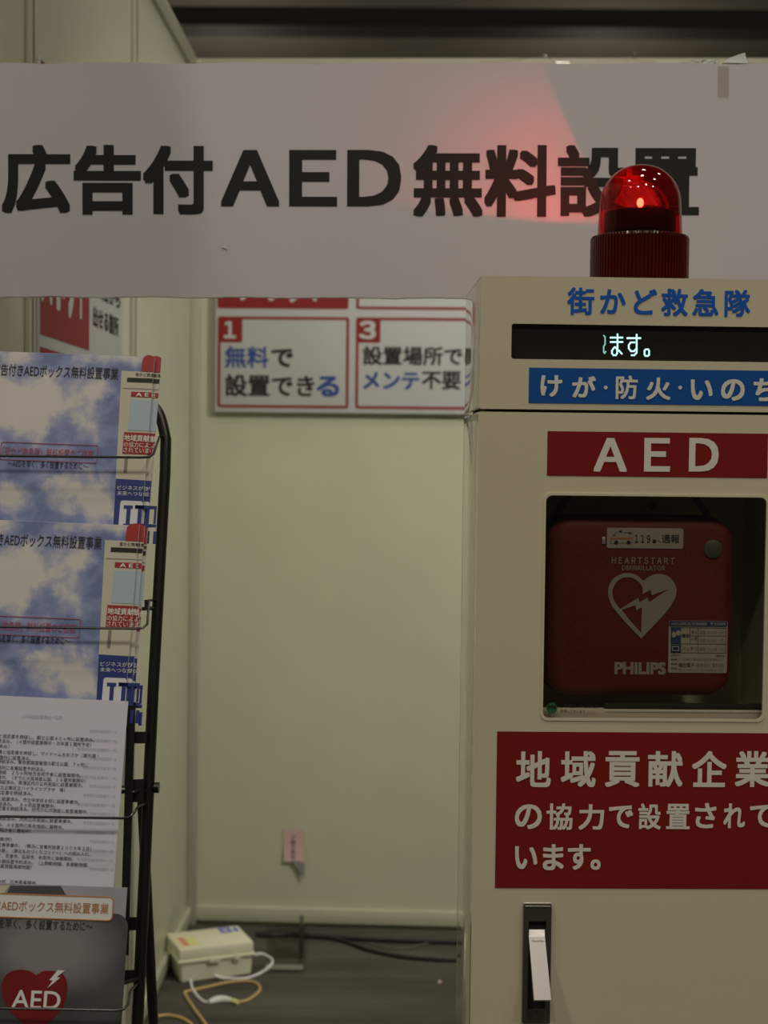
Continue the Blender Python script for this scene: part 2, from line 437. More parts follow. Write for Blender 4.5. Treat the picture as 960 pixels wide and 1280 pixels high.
def p0(b):
    b.fill([rrect(*ct, 0.008)], g, 0.0004, M_pred)
    b.text('メリット', *rect(bf, 300, 338, 408, 378), g * 2, M_pwhite, 0.03)
box_print('red_heading', p0)
def p1(b):
    outline(b, r1, 0.0085, g, M_pred)
    b.fill([rrect(*rect(bf, 273.5, 397, 303, 428), 0.006)], g, 0.0005, M_pred)
    b.text('１', *rect(bf, 280, 401.5, 295, 423), g * 2, M_pwhite, 0.035)
    b.text('無料', *rect(bf, 281, 433, 336, 460), g, M_pblue, 0.022); b.text('で', *rect(bf, 339, 436, 366.5, 459), g, M_black, 0.03)
    b.text('設置でき', *rect(bf, 281, 468, 393, 496), g, M_black, 0.025); b.text('る', *rect(bf, 395.5, 470, 424, 496), g, M_pblue, 0.03)
box_print('numbered_box', p1)
def p3(b):
    outline(b, r3, 0.0085, g, M_pred); outline(b, ct3, 0.0085, g, M_pred)
    b.fill([rrect(*rect(bf, 445, 398, 475.6, 428.5), 0.006)], g, 0.0005, M_pred)
    b.text('３', *rect(bf, 449, 401, 470, 424), g * 2, M_pwhite, 0.035)
    b.text('設置場所での', *rect(bf, 453.5, 433, 603, 457), g, M_black, 0.025)
    b.text('メンテ', *rect(bf, 454, 465, 524, 487), g, M_pblue, 0.03); b.text('不要', *rect(bf, 527, 464, 576, 487), g, M_black, 0.025)
box_print('numbered_box', p3)

# the poster on the left wall (seen at a steep angle)
lf0 = LEFT.moved(LEFT.uv(45, 420)[0], 0, 0.006)
tB = thing('wall_poster', 'red and white poster on the left wall above the brochures', 'poster', lf0.moved(0, 1.58).mat())
lf = lf0.moved(0, 1.58)
uR = lf.uv(152.5, 420)[0]; uM = lf.uv(111, 420)[0]
vb = lf.uv(60, 425)[1]
b = MB(); b.box(0, uR, 0, 0.6, -0.0055, 0, M_pwhite, 0.001); b.build('panel', tB)
b = MB()
vA = lf.uv(46, 416)[1]; vC = lf.uv(46, 432)[1]
b.fill([[(0.004, vA), (uM, vA), (uM, 0.595), (0.004, 0.595)]], g, 0.0004, M_pred)
b.fill([[(0.004, 0.01), (uM, 0.01), (uM, vC), (0.004, vC)]], g, 0.0004, M_pred)
b.text('スポット', lf.uv(50, 380)[0], vA + 0.050, lf.uv(107, 380)[0], vA + 0.23, g * 2, M_pwhite, 0.045)
b.text('出せる箇所', lf.uv(116, 400)[0], lf.uv(130, 414)[1], lf.uv(148, 400)[0], lf.uv(130, 388)[1], g, M_black, 0.03)
b.text('広告から', lf.uv(120, 370)[0], lf.uv(135, 380)[1], lf.uv(153, 370)[0] - 0.03, lf.uv(135, 355)[1], g, M_black, 0.03)
b.build('print', tB)

# pink slip taped to the back wall
nf = BACK.moved(*BACK.uv(367, 1075), 0.003)
t = thing('paper_slip', 'small pink paper slip with purple writing taped to the back wall', 'note', nf.mat())
u0, v0, u1, v1 = rect(nf, 353, 1036, 380, 1076)
b = MB(); n = 8; vs = []; fs = []
for j in range(n + 1):
    q = j / n; w = 0.010 * (1 - q) ** 2
    vs += [(u0 + 0.006 * (1 - q), v0 + (v1 - v0) * q, w), (u1 + 0.003 * (1 - q), v0 + (v1 - v0) * q - 0.004, w)]
fs = [(2 * j, 2 * j + 1, 2 * j + 3, 2 * j + 2) for j in range(n)]
b.add(vs, fs, M_pink)
b.add([(v[0], v[1], v[2] - 0.0006) for v in vs], [f[::-1] for f in fs], M_pink)
b.build('slip', t)
b = MB(); b.text('使用禁止', v0, 0, v1 - 0.02, 0.02, 0, M_pinkink, 0.03)
bb = MB()
for v in b.v: pass
uu = (u0 + u1) / 2
for i, ch in enumerate('ブース番号'):
    bb.text(ch, uu - 0.006, v1 - 0.030 - i * 0.0155, uu + 0.008, v1 - 0.018 - i * 0.0155, 0.004 + 0.0016 * i, M_pinkink, 0.03)
bb.build('writing', t)
b = MB(); b.add([(u0 + 0.03, v0 + 0.004, 0.010), (u1 + 0.002, v0 - 0.001, 0.012), (u1 + 0.004, v0 - 0.05, 0.016), (u1 - 0.004, v0 - 0.042, 0.0145)], [(0, 1, 2, 3)], M_grey)
b.add([(u0 + 0.03, v0 + 0.004, 0.0094), (u1 + 0.002, v0 - 0.001, 0.0114), (u1 + 0.004, v0 - 0.05, 0.0154), (u1 - 0.004, v0 - 0.042, 0.0139)], [(3, 2, 1, 0)], M_grey)
b.build('grey_flap', t)  # grey flap hanging from the slip's lower edge

# screw hole cap on the baseboard
hf = BACK.moved(*BACK.uv(257, 1153.5, 0.016), 0.0165)
b = MB(); b.lathe([(0.0001, 0.0025), (0.004, 0.002), (0.005, 0)], M_groove, 16)
tag(b.build('screw_head', None, hf.mat()), 'small dark screw head in the white baseboard by the corner', 'screw')

# ------------------------------------------------------------------ the big hanging sign board
SY = 2.15
sf0 = Frame((0, SY, 0), X, Z)
pa, pb_ = sf0.hit(0, 370.5), sf0.hit(960, 374.0)
axs = (pb_ - pa).normalized()
sf = Frame(pa, axs, Z)
uL = (WX + 0.002 - pa.x) / axs.x; uRt = sf.uv(1120, 300)[0]
vT = sf.uv(480, 79)[1]
sf = sf.moved(uL, 0); uRt -= uL; vT = sf.uv(480, 79)[1]
t = thing('sign_board', 'long white hanging sign board with large black Japanese lettering', 'sign', sf.mat())
b = MB()
# board with slightly ragged paper edges
N = 120; top = []; bot = []
for i in range(N + 1):
    u = uRt * i / N
    jt = 0.0012 * math.sin(i * 0.37) + random.uniform(-0.0006, 0.0006); jb = 0.0008 * math.sin(i * 0.51 + 1) + random.uniform(-0.0005, 0.0005)
    top.append((u, vT + jt)); bot.append((u, jb))
b.fill([bot + top[::-1]], -0.006, 0.012, M_board)
fix_normals(b.build('board', t))
b = MB(); w = 0.0005
b.text('広告付', *rect(sf, 2, 181, 266, 268.5), w, M_black, 0.034)
for ch, x0, x1 in (('Ａ', 276, 349.5), ('Ｅ', 361.5, 421.5), ('Ｄ', 434, 501.5)): b.text(ch, *rect(sf, x0, 187.5, x1, 258), w, M_black, 0.028)
b.text('無料設置', *rect(sf, 516, 181, 874, 271.5), w, M_black, 0.028)
b.build('lettering', t)
b = MB(); b.box(*[rect(sf, 897, 83, 911, 122)[i] for i in (0, 2, 1, 3)], 0.0002, 0.0006, M_tape); b.build('tape', t)
def crumple(px0, py0, px1, py1, m, w0=0.004, nm='paper_scrap', par=None, amp=0.004):
    u0, v0, u1, v1 = rect(sf, px0, py0, px1, py1); b = MB(); nx, ny = 9, 4; vs = []; fs = []
    for j in range(ny + 1):
        for i in range(nx + 1):
            vs.append((u0 + (u1 - u0) * i / nx + random.uniform(-1, 1) * 0.0008, v0 + (v1 - v0) * j / ny + random.uniform(-1, 1) * 0.0012,
                       w0 + random.uniform(-1, 1) * amp))
    for j in range(ny):
        for i in range(nx):
            a = j * (nx + 1) + i; fs.append((a, a + 1, a + nx + 2, a + nx + 1))
    b.add(vs, fs, m)
    o = b.build(nm, par); md = o.modifiers.new('thickness', 'SOLIDIFY'); md.thickness = 0.0006; return o
crumple(853, 74, 899, 84, M_tape, -0.006, 'tape', t); crumple(878, 74, 899, 82, M_paperbit, -0.005, 'paper_scrap', t, 0.002)
u0, v0, u1, v1 = rect(sf, 905, 64, 936, 79)
b = MB(); b.fill([[(u0, v0 + 0.003), (u1, v0 + 0.002), (u1 - 0.004, v1), (u1 - 0.011, v1 - 0.002), (u0 + 0.008, v0 + 0.009)]], -0.008, 0.0012, M_paperbit); b.build('paper_scrap', t)
b = MB(); b.box(u0, u1 + 0.012, v0 - 0.003, v0 + 0.002, -0.010, -0.0065, M_green, 0.0006); b.build('green_tape', t)['label'] = 'dark green tape'
for (pts) in (((600, 78), (640, 76), (660, 72), (672, 67.5), (684, 70), (692, 77), (712, 77.5)),
              ((745, 76.5), (770, 76), (792, 75), (790, 69), (794, 66), (798, 69), (796, 76), (818, 77))):
    b = MB(); b.tube(smooth_path([(*sf.uv(*p, -0.006), -0.006 + 0.002 * math.sin(i)) for i, p in enumerate(pts)]), 0.0018, M_tape, 8); b.build('tape', t)
# small nick torn in the face
u, v = sf.uv(281, 310); b = MB(); b.fill([[(u - 0.005, v + 0.001), (u + 0.004, v - 0.002), (u + 0.002, v + 0.0008)]], 0.0008, 0.001, M_paperbit); b.build('torn_nick', t)

# ------------------------------------------------------------------ the cabinet
CZ = 1.75
dv = ray(434, 580); dcab = Vector((dv.x, dv.y, 0)).normalized(); cax = dcab.cross(Z).normalized()
tmp = EYE + ray(600.5, 343) * (CZ / ray(600.5, 343).dot(FWD))
cf = Frame((tmp.x, tmp.y, 0), cax, Z)
ucen = cf.uv(821, 620)[0]; cf = cf.moved(ucen, 0)
uHL = cf.uv(600.2, 430)[0]; uDL = cf.uv(595.6, 700)[0]; HWD = -uHL; DWD = -uDL
vTop = cf.uv(820, 347.5)[1]; vHB = cf.uv(820, 513.6)[1]; vDT = cf.uv(820, 517.2)[1]
# depth from where the side's back edge shows
side = Frame(cf.at(-DWD, 0, 0), dcab, Z)
DEP = side.uv(576.5, 760)[0]
DEP = max(0.16, min(0.32, DEP))
t = thing('emergency_cabinet', 'tall cream metal cabinet with a glass window, lit text display and red panels', 'cabinet', cf.mat())
CT = t
b = MB(); th = 0.010; d0 = -0.022
b.box(-DWD, -DWD + th, 0, vDT, -DEP, d0, M_cab, 0.0015); b.box(DWD - th, DWD, 0, vDT, -DEP, d0, M_cab, 0.0015)
b.box(-DWD, DWD, 0, vDT, -DEP, -DEP + th, M_cab, 0.001); b.box(-DWD, DWD, 0, 0.03, -DEP, d0, M_cab, 0.001); b.box(-DWD, DWD, vDT - th, vDT, -DEP, d0, M_cab, 0.001)
wr = rect(cf, 680.5, 620.5, 955.5, 898.5)
# compartment lining behind the window
wu0, wv0, wu1, wv1 = wr
L0, L1, Lb, Lt = wu0 - 0.030, wu1 + 0.030, wv0 - 0.012, wv1 + 0.05
b.box(L0 - 0.002, L0, Lb, Lt, -DEP + th, d0, M_inner); b.box(L1, L1 + 0.002, Lb, Lt, -DEP + th, d0, M_inner)
b.box(L0, L1, Lb - 0.004, Lb, -DEP + th, d0, M_inner); b.box(L0, L1, Lt, Lt + 0.002, -DEP + th, d0, M_inner)
b.box(L0, L1, Lb, Lt, -DEP + th, -DEP + th + 0.002, M_inner)
b.build('body', t)
# door
b = MB(); hole = rrect(*wr, 0.0075)
b.fill([rrect(-DWD, 0.06, DWD, vDT, 0.0025, 3), hole[::-1]], -0.0015, 0.003, M_cab)
b.box(-DWD, -DWD + 0.003, 0.06, vDT - 0.001, -0.020, -0.0028, M_cab); b.box(DWD - 0.003, DWD, 0.06, vDT - 0.001, -0.020, -0.0028, M_cab)
b.box(-DWD + 0.003, DWD - 0.003, vDT - 0.004, vDT - 0.001, -0.020, -0.0028, M_cab); b.box(-DWD + 0.003, DWD - 0.003, 0.06, 0.063, -0.020, -0.0028, M_cab)
door = fix_normals(b.build('door', t))
bm_ = door.modifiers.new('edge', 'BEVEL'); bm_.width = 0.0014; bm_.segments = 2; bm_.limit_method = 'ANGLE'; bm_.angle_limit = math.radians(60)
b = MB(); o1 = rrect(wu0 - 0.003, wv0 - 0.003, wu1 + 0.003, wv1 + 0.003, 0.009); b.fill([o1, hole[::-1]], 0.0004, 0.0012, M_cab); fix_normals(b.build('window_bead', door))
M_pane = glass('window_glass', (0.90, 0.89, 0.86), 0.01)
b = MB(); b.box(wu0 - 0.001, wu1 + 0.001, wv0 - 0.001, wv1 + 0.001, -0.0065, -0.0035, M_pane); b.build('glass_pane', door)
# header box with the display
b = MB(); dr = (cf.uv(639.3, 427)[0], cf.uv(820, 451)[1], -cf.uv(639.3, 427)[0], cf.uv(820, 407)[1])
b.fill([rrect(-HWD, vHB, HWD, vTop, 0.0022, 3), rrect(*dr, 0.003)[::-1]], -0.0015, 0.003, M_cab)
hd = fix_normals(b.build('header', t))
bm_ = hd.modifiers.new('edge', 'BEVEL'); bm_.width = 0.0012; bm_.segments = 2; bm_.limit_method = 'ANGLE'; bm_.angle_limit = math.radians(60)
b = MB()
b.box(-HWD, -HWD + 0.003, vHB, vTop, -DEP, -0.003, M_cab, 0.0008); b.box(HWD - 0.003, HWD, vHB, vTop, -DEP, -0.003, M_cab, 0.0008)
b.box(-HWD, HWD, vTop - 0.003, vTop, -DEP, -0.003, M_cab, 0.0008); b.box(-HWD, HWD, vHB, vHB + 0.003, -DEP, -0.003, M_cab, 0.0008)
b.box(-HWD, HWD, vHB, vTop, -DEP, -DEP + 0.003, M_cab, 0.0008); b.box(-HWD + 0.01, HWD - 0.01, vDT, vHB, -DEP + 0.01, -0.012, M_dark)
b.build('header_housing', hd)
b = MB(); b.box(dr[0] - 0.003, dr[2] + 0.003, dr[1] - 0.003, dr[3] + 0.003, -0.010, -0.0055, M_screen)
scr = b.build('display_screen', hd)
b = MB(); dw = -0.0052
def pl(pts, wd, m, closed=False): b.stroke([cf.uv(745 + x / 12, 408 + y / 12, dw) for x, y in pts], wd, dw, m, closed)
K = 0.0019; 
pl([(215, 168), (400, 168)], K * 1.05, M_led); pl([(215, 234), (400, 234)], K * 1.05, M_led)
pl([(323, 115), (323, 350), (348, 365), (388, 412)], K, M_led)
pl([(282, 310), (262, 330), (240, 365), (240, 405), (262, 432), (298, 432), (318, 405), (318, 350), (300, 320)], K, M_led, True)
pl([(468, 176), (668, 176)], K * 1.15, M_led); pl([(610, 120), (610, 395), (575, 432), (530, 432)], K, M_led)
pl([(585, 240), (520, 240), (492, 280), (492, 330), (525, 372), (570, 372), (600, 340)], K, M_led)
pl([(742, 345), (785, 345), (797, 365), (797, 425), (780, 442), (742, 442), (728, 425), (728, 365)], K, M_led, True)
pl([(115, 135), (136, 160), (136, 270), (115, 300), (115, 380), (128, 405), (148, 375)], K * 0.8, M_leddim)
b.build('display_characters', scr)['label'] = 'glowing pale cyan characters'
w = 0.0006
b = MB(); b.chars('街かど救急隊', *rect(cf, 710.5, 361.5, 936.5, 394), w, M_bluetx, 0.022, 0.19); b.build('blue_lettering', hd)
bl = rect(cf, 661, 461.5, 960, 505.5); bl = (bl[0], bl[1], -bl[0], bl[3])
b = MB(); b.quad(*bl, w, M_blue)
for ch, x0, x1, y0, y1, bd in (('け', 675.5, 702.5, 469, 496, .03), ('が', 715, 744.5, 470, 497, .03), ('防', 769.5, 797, 469.5, 499, .02), ('火', 807.5, 838, 472, 500, .025),
                           ('い', 863, 890.5, 474.5, 500, .03), ('の', 901, 930.5, 474, 501, .03), ('ち', 941.5, 968.5, 473, 501.5, .03)):
    b.text(ch, *rect(cf, x0, y0, x1, y1), w * 2, M_creamtx, bd)
for x in (757, 850):
    u, v = cf.uv(x, 484.5); b.fill([[(u + 0.0022 * math.cos(a * 0.5236), v + 0.0022 * math.sin(a * 0.5236)) for a in range(12)]], w * 2, 0.0002, M_creamtx)
b.build('blue_panel', hd)
rp = rect(cf, 684, 540.5, 957, 596); rp = (rp[0], rp[1], -rp[0], rp[3])
b = MB(); b.quad(*rp, w, M_red)
for ch, x0, x1 in (('Ａ', 742, 783.5), ('Ｅ', 805, 837.5), ('Ｄ', 861, 898)):
    b.text(ch, *rect(cf, x0, 547.5, x1, 589.5), w * 2, M_creamtx, 0.024)
b.build('red_panel', door)
r2 = rect(cf, 620, 915.3, 960, 1110.5); r2 = (r2[0], r2[1], -r2[0], r2[3])
b = MB(); b.quad(*r2, w, M_red)
xs = (645, 701, 756, 809.5, 864.5, 918.5)
for ch, x in zip('地域貢献企業', xs):
    b.text(ch, *rect(cf, x, 938.6, x + 43.5, 983.5), w * 2, M_creamtx, 0.023)
for ch, x0, x1, y0, y1 in (('の', 643.5, 677, 1005, 1036), ('協', 683, 715.5, 1004, 1037), ('力', 723, 755, 1005, 1037), ('で', 761, 791, 1006.5, 1035), ('設', 797.5, 826, 1004, 1036.5), ('置', 832.5, 862, 1004.5, 1036),
                       ('さ', 868.5, 895, 1003.5, 1035), ('れ', 904, 931, 1004, 1035), ('て', 937, 966, 1005.5, 1034)):
    b.text(ch, *rect(cf, x0, y0, x1, y1), w * 2, M_creamtx, 0.024 if ch not in '協設置' else 0.020)
for ch, x0, x1, y0, y1 in (('い', 643.5, 671.5, 1057.5, 1086), ('ま', 678.5, 704.5, 1055, 1087.5), ('す', 709.5, 738, 1055, 1087), ('。', 738, 750.5, 1074, 1087)):
    b.text(ch, *rect(cf, x0, y0, x1, y1), w * 2, M_creamtx, 0.026)
b.build('red_notice_panel', door)
# handle
hr = rect(cf, 653.2, 1128.5, 687.6, 1277)
b = MB(); u0, v0, u1, v1 = hr
slot = (u0 + 0.0062, v0 + 0.0165, u1 - 0.0062, v1 - 0.0205)
b.fill([rrect(u0, v0, u1, v1, 0.0008, 2), rrect(*slot, 0.001, 2)[::-1]], 0.003, 0.006, M_plate)
b.box(slot[0] - 0.001, slot[2] + 0.001, slot[1] - 0.001, slot[3] + 0.001, 0.0002, 0.0008, M_dark)  # dark slab on the door stands in for shade inside the slot
hp = fix_normals(b.build('handle_plate', door))
b = MB(); b.add([(u0, v1 + 0.0005, 0.001), (u1, v1 + 0.0005, 0.001), (u1 - 0.0015, v1 - 0.0022, 0.0068), (u0 + 0.0015, v1 - 0.0022, 0.0068), (u0, v1 - 0.003, 0), (u1, v1 - 0.003, 0)], [(0, 1, 2, 3)[::-1], (0, 3, 4), (1, 5, 2), (4, 3, 2, 5), (0, 4, 5, 1)], M_chrome)
fix_normals(b.build('plate_lip', hp))['label'] = 'bright bevelled top edge'
lw = 0.004; lw1 = 0.034
A = [cf.uv(661.0, 1171, lw), cf.uv(681.0, 1170.5, lw)]; B_ = [cf.uv(668.0, 1250, lw1), cf.uv(689.0, 1250, lw1)]; Tt = [cf.uv(661, 1161, lw - 0.006), cf.uv(680.5, 1161, lw - 0.006)]
vs = [(*Tt[0], 0.001), (*Tt[1], 0.001), (*A[0], lw + 0.001), (*A[1], lw + 0.001), (*B_[0], lw1), (*B_[1], lw1),
      (Tt[0][0], Tt[0][1], 0.0008), (Tt[1][0], Tt[1][1], 0.0008), (A[0][0], A[0][1], lw - 0.003), (A[1][0], A[1][1], lw - 0.003), (B_[0][0], B_[0][1] - 0.0042, lw1 - 0.008), (B_[1][0], B_[1][1] - 0.0042, lw1 - 0.008)]
fs = [(0, 2, 3, 1), (2, 4, 5, 3), (6, 7, 9, 8), (8, 9, 11, 10), (0, 6, 8, 2), (2, 8, 10, 4), (1, 3, 9, 7), (3, 5, 11, 9), (4, 10, 11, 5), (0, 1, 7, 6)]
b = MB(); b.add(vs, fs, M_chrome)
tu0, tv0 = cf.uv(664.5, 1178, lw + 0.002); tu1, tv1 = cf.uv(680, 1175, lw + 0.002)
vs2, fs2 = text_mesh('TAKIGEN', 0.01)
xa = min(v.x for v in vs2); xb = max(v.x for v in vs2); yb = max(v.y for v in vs2)
b.add([(tu0 + (v.x - xa) / (xb - xa) * (tu1 - tu0), tv0 + v.y / yb * (tv1 - tv0), lw + 0.0034) for v in vs2], fs2, M_grey)
lev = fix_normals(b.build('handle_lever', hp))
bm_ = lev.modifiers.new('edge', 'BEVEL'); bm_.width = 0.0007; bm_.segments = 2; bm_.limit_method = 'ANGLE'; bm_.angle_limit = math.radians(40)
# recycling sticker on the pane and tray inside
b = MB(); pw = -0.0030
u, v = cf.uv(689.7, 885, pw); rr = 0.0067
circ = [(u + rr * math.cos(a * math.pi / 16), v + rr * math.sin(a * math.pi / 16)) for a in range(32)]
M_logo = mat('green_logo', (0.03, 0.12, 0.05), 0.5)
b.fill([circ], pw, 0.0003, M_logo)
for k in (-1, 0, 1):
    b.fill([[(u + k * 0.0035 + 0.0016 * math.cos(a * math.pi / 6), v + 0.0012 + 0.0021 * math.sin(a * math.pi / 6)) for a in range(12)]], pw + 0.0003, 0.0002, M_dark)
b.text('この電話は再生部品を', *rect(cf, 700.5, 880, 750, 885.2, pw), pw, M_txt, 0.005)
b.text('使用しております', *rect(cf, 700.5, 887, 731.5, 891, pw), pw, M_txt, 0.01)
b.build('logo_sticker', door)['label'] = 'small round green sticker with black print'
tr = rect(cf, 676, 885.5, 953, 899, -0.02)
M_tray = mat('grey_tray', (0.80, 0.76, 0.64), 0.45)
b = MB(); b.box(L0 + 0.002, L1 - 0.002, Lb, tr[3], -0.024, -0.012, M_tray, 0.0008)
b.build('tray_lip', t)
b = MB(); u0 = cf.uv(755, 885, -0.02)[0]; b.box(u0, L1 - 0.004, tr[3] - 0.0005, tr[3] + 0.0065, -0.023, -0.013, M_dark, 0.001); b.box(u0 + 0.0005, L1 - 0.004, tr[3] - 0.003, tr[3] - 0.0012, -0.0122, -0.0112, M_paperbit); b.build('rubber_strip', t)
# hanging screws and bracket in the compartment
for px in (723, 847):
    u, v = cf.uv(px, 637, -0.05); b = MB(); b.lathe([(0.0001, 0.004), (0.0045, 0.003), (0.0055, 0), (0.0055, -0.004)], M_dark, 16); b.build('screw', t, Matrix.Translation((u, v, -DEP + 0.02)))
for (xa_, xb_) in ((712, 686), (866, 888)):
    b = MB(); p = cf.uv(xa_, 618, -0.06); q = cf.uv(xb_, 652, -0.06)
    b.tube([(*p, -0.055), (*q, -0.055), (q[0], q[1] - 0.06, -0.055)], 0.004, M_dark, 8); b.build('hanging_bracket', t)

# ------------------------------------------------------------------ the defibrillator case in the window
KW = -0.024
kr = rect(cf, 683.5, 647, 917.5, 871, KW); kf = cf.moved((kr[0] + kr[2]) / 2, kr[1], KW)
kw = (kr[2] - kr[0]) / 2; kh = kr[3] - kr[1]; kd = 0.085
t = thing('defibrillator_case', 'dark red soft defibrillator case behind the cabinet window', 'defibrillator', kf.moved(0, 0, 0).mat())
def superloop(hw, hh, r, cy, k=7): return [(p[0], p[1] + cy) for p in rrect(-hw, -hh, hw, hh, r, k)]
b = MB(); vs = []; fs = []; rings = []
lay = [(-kd, -0.010), (-kd + 0.012, -0.001), (-kd * 0.55, 0), (-kd * 0.5, -0.0015), (-kd * 0.45, 0), (-0.016, 0.0), (-0.007, -0.002), (-0.002, -0.007), (0, -0.014)]
for wz, g_ in lay:
    lp = superloop(kw + g_, kh / 2 + g_, max(0.012, 0.030 + g_ * 0.7), kh / 2); n = len(lp); rings.append(len(vs)); vs += [(p[0], p[1], wz) for p in lp]
for a, c in zip(rings, rings[1:]):
    for k in range(n): fs.append((a + k, a + (k + 1) % n, c + (k + 1) % n, c + k))
fs.append(tuple(range(n))[::-1]); fs.append(tuple(rings[-1] + k for k in range(n)))
b.add(vs, fs, M_case, True); body = b.build('case_body', t)
b = MB()
# zip seam round the middle
lp = superloop(kw + 0.001, kh / 2 + 0.001, 0.030, kh / 2); b.tube([(p[0], p[1], -kd * 0.5) for p in lp + lp[:1]], 0.0018, M_dark, 6); b.build('zip', t)
M_stick = mat('sticker_white', (0.52, 0.49, 0.43), 0.5)
M_stickbl = mat('sticker_blue', (0.035, 0.075, 0.22), 0.5)
def kp(px, py): return kf.uv(px, py)
def krect(*a): return rect(kf, *a)
w = 0.0006
b = MB(); b.fill([rrect(*krect(758.5, 660, 854, 685.5), 0.0025)], w, 0.0005, M_stick)
def sx(x, y): return kf.uv(750 + x * 170 / 960, 650 + y * 70 / 395)
b.stroke([sx(*p) for p in ((75, 165), (75, 130), (100, 95), (115, 85), (228, 90), (228, 160), (75, 165))], 0.0006, w * 2, M_grey)
b.fill([[sx(*p) for p in ((130, 84), (135, 75), (152, 75), (157, 84))]], w * 2, 0.0002, M_txt)
b.fill([[sx(*p) for p in ((195, 92), (200, 86), (222, 86), (215, 100))]], w * 2, 0.0002, M_txt)
b.fill([[sx(*p) for p in ((85, 112), (103, 92), (112, 92), (106, 114))]], w * 2, 0.0002, M_grey)
b.fill([[sx(*p) for p in ((76, 123), (226, 123), (226, 134), (76, 134))]], w * 2, 0.0002, M_orange)
for cx in (113, 200):
    b.fill([[sx(cx + 13 * math.cos(a * math.pi / 8), 156 + 13 * math.sin(a * math.pi / 8)) for a in range(16)]], w * 3, 0.0002, M_txt)
b.text('１１９', *krect(793.5, 668.5, 812.5, 678.5), w * 2, M_txt, 0.015); b.text('番へ', *krect(815, 674, 826, 679), w * 2, M_txt, 0.01); b.text('通報', *krect(827, 668, 849, 679), w * 2, M_txt, 0.012)
b.build('emergency_sticker', t)['label'] = 'pale sticker with ambulance drawing and 119'
b = MB(); b.text('ＨＥＡＲＴＳＴＡＲＴ', *krect(764.5, 696.6, 843, 704.8), w, M_casepr, 0.022); b.build('name_lettering', t)
b = MB(); b.text('DEFIBRILLATOR', *krect(777.5, 707, 831.3, 713), w, M_casepr, 0.012, 1.1); b.build('kind_lettering', t)
b = MB()
b.text('PHILIPS', *krect(768, 827.5, 832, 843), w, M_casepr, 0.045)
b.build('maker_lettering', t)
def hx(x, y): return kf.uv(750 + x * 105 / 960, 705 + y * 100 / 914)
def curve(pts, n=8): return [(p.x, p.y) for p in smooth_path([(x, y, 0) for x, y in pts], n)]
outer = curve([(490, 192), (430, 135), (360, 108), (290, 105), (215, 125), (150, 170), (108, 235), (92, 310), (98, 380), (128, 460), (175, 530), (250, 620), (370, 750), (470, 852)]) + \
        curve([(470, 852), (560, 755), (690, 620), (790, 500), (840, 420), (870, 340), (868, 270), (835, 195), (775, 140), (710, 117), (640, 115), (570, 140), (490, 192)])[1:-1]
in1 = curve([(484, 264), (440, 205), (370, 160), (300, 152), (230, 172), (175, 222), (142, 300), (145, 370), (170, 435), (230, 515)]) + [(435, 388), (450, 438), (542, 383), (560, 437), (790, 283), (592, 355), (572, 296), (486, 343)]
in2 = [(245, 524), (390, 475), (405, 478), (413, 531), (478, 494), (470, 788), (350, 655)]
b = MB(); b.fill([[hx(*p) for p in outer], [hx(*p) for p in in1][::-1], [hx(*p) for p in in2][::-1]], w, 0.0004, M_casepr); b.build('heart_emblem', t)
u, v = kf.uv(891, 686.5)
b = MB(); b.lathe([(0.0001, 0.003), (0.0095, 0.003), (0.0108, 0.0022), (0.0115, 0)], M_badge, 32); b.build('round_snap', t, Matrix.Translation((u, v, 0)))['label'] = 'grey round snap'
b = MB(); q = krect(758, 672, 760, 679); b.box(*[krect(752.5, 671, 756.5, 680)[i] for i in (0, 2, 1, 3)], 0, 0.002, M_chrome, 0.0005); b.build('zip_pull', t)
# expiry sticker
def ix(x, y): return kf.uv(825 + x * 95 / 960, 765 + y * 85 / 859)
def ir(x0, y0, x1, y1):
    xm, ym = (x0 + x1) / 2, (y0 + y1) / 2
    return ix(x0, ym)[0], ix(xm, y1)[1], ix(x1, ym)[0], ix(xm, y0)[1]
b = MB(); b.fill([rrect(*ir(105, 112, 848, 768), 0.002)], w, 0.0005, M_stick)
b.fill([rrect(*ir(112, 115, 846, 182), 0.0015)], w * 2, 0.0002, M_stickbl)
b.text('AED消耗品交換期限', *ir(140, 128, 590, 168), w * 3, M_stick, 0.01); b.text('▼次回期限', *ir(630, 130, 825, 168), w * 3, M_stick, 0.01)
b.quad(*ir(135, 195, 262, 395), w * 2, M_stickbl); b.quad(*ir(135, 410, 262, 508), w * 2, M_stickbl)
for (cx, cy, rx, ry) in ((172, 285, 28, 38), (228, 262, 30, 34)):
    b.fill([[ix(cx + rx * math.cos(a * math.pi / 8), cy + ry * math.sin(a * math.pi / 8)) for a in range(16)]], w * 3, 0.0002, M_stick)
outline(b, ir(148, 428, 240, 490), 0.0009, w * 3, M_stick, 0.001)
for seg in (((135, 400), (828, 405)), ((135, 513), (828, 518)), ((378, 197), (378, 400)), ((378, 300), (828, 303)), ((135, 193), (828, 205)), ((828, 205), (828, 518)), ((478, 207), (478, 515))):
    b.stroke([ix(*seg[0]), ix(*seg[1])], 0.0005, w * 2, M_txt)
b.text('電極', *ir(275, 275, 370, 322), w * 2, M_txt, 0.01); b.text('成人', *ir(393, 232, 468, 272), w * 2, M_txt, 0.0); b.text('小児', *ir(393, 310, 468, 360), w * 2, M_txt, 0.0); b.text('バッテリ', *ir(275, 440, 465, 490), w * 2, M_txt, 0.0)
b.text('期限 2010年 12月', *ir(495, 232, 800, 280), w * 2, M_txtgrey, 0.0); b.text('期限 2010年 11月', *ir(495, 335, 800, 382), w * 2, M_txtgrey, 0.0); b.text('期限 2012年 2月', *ir(495, 445, 800, 492), w * 2, M_txtgrey, 0.0)
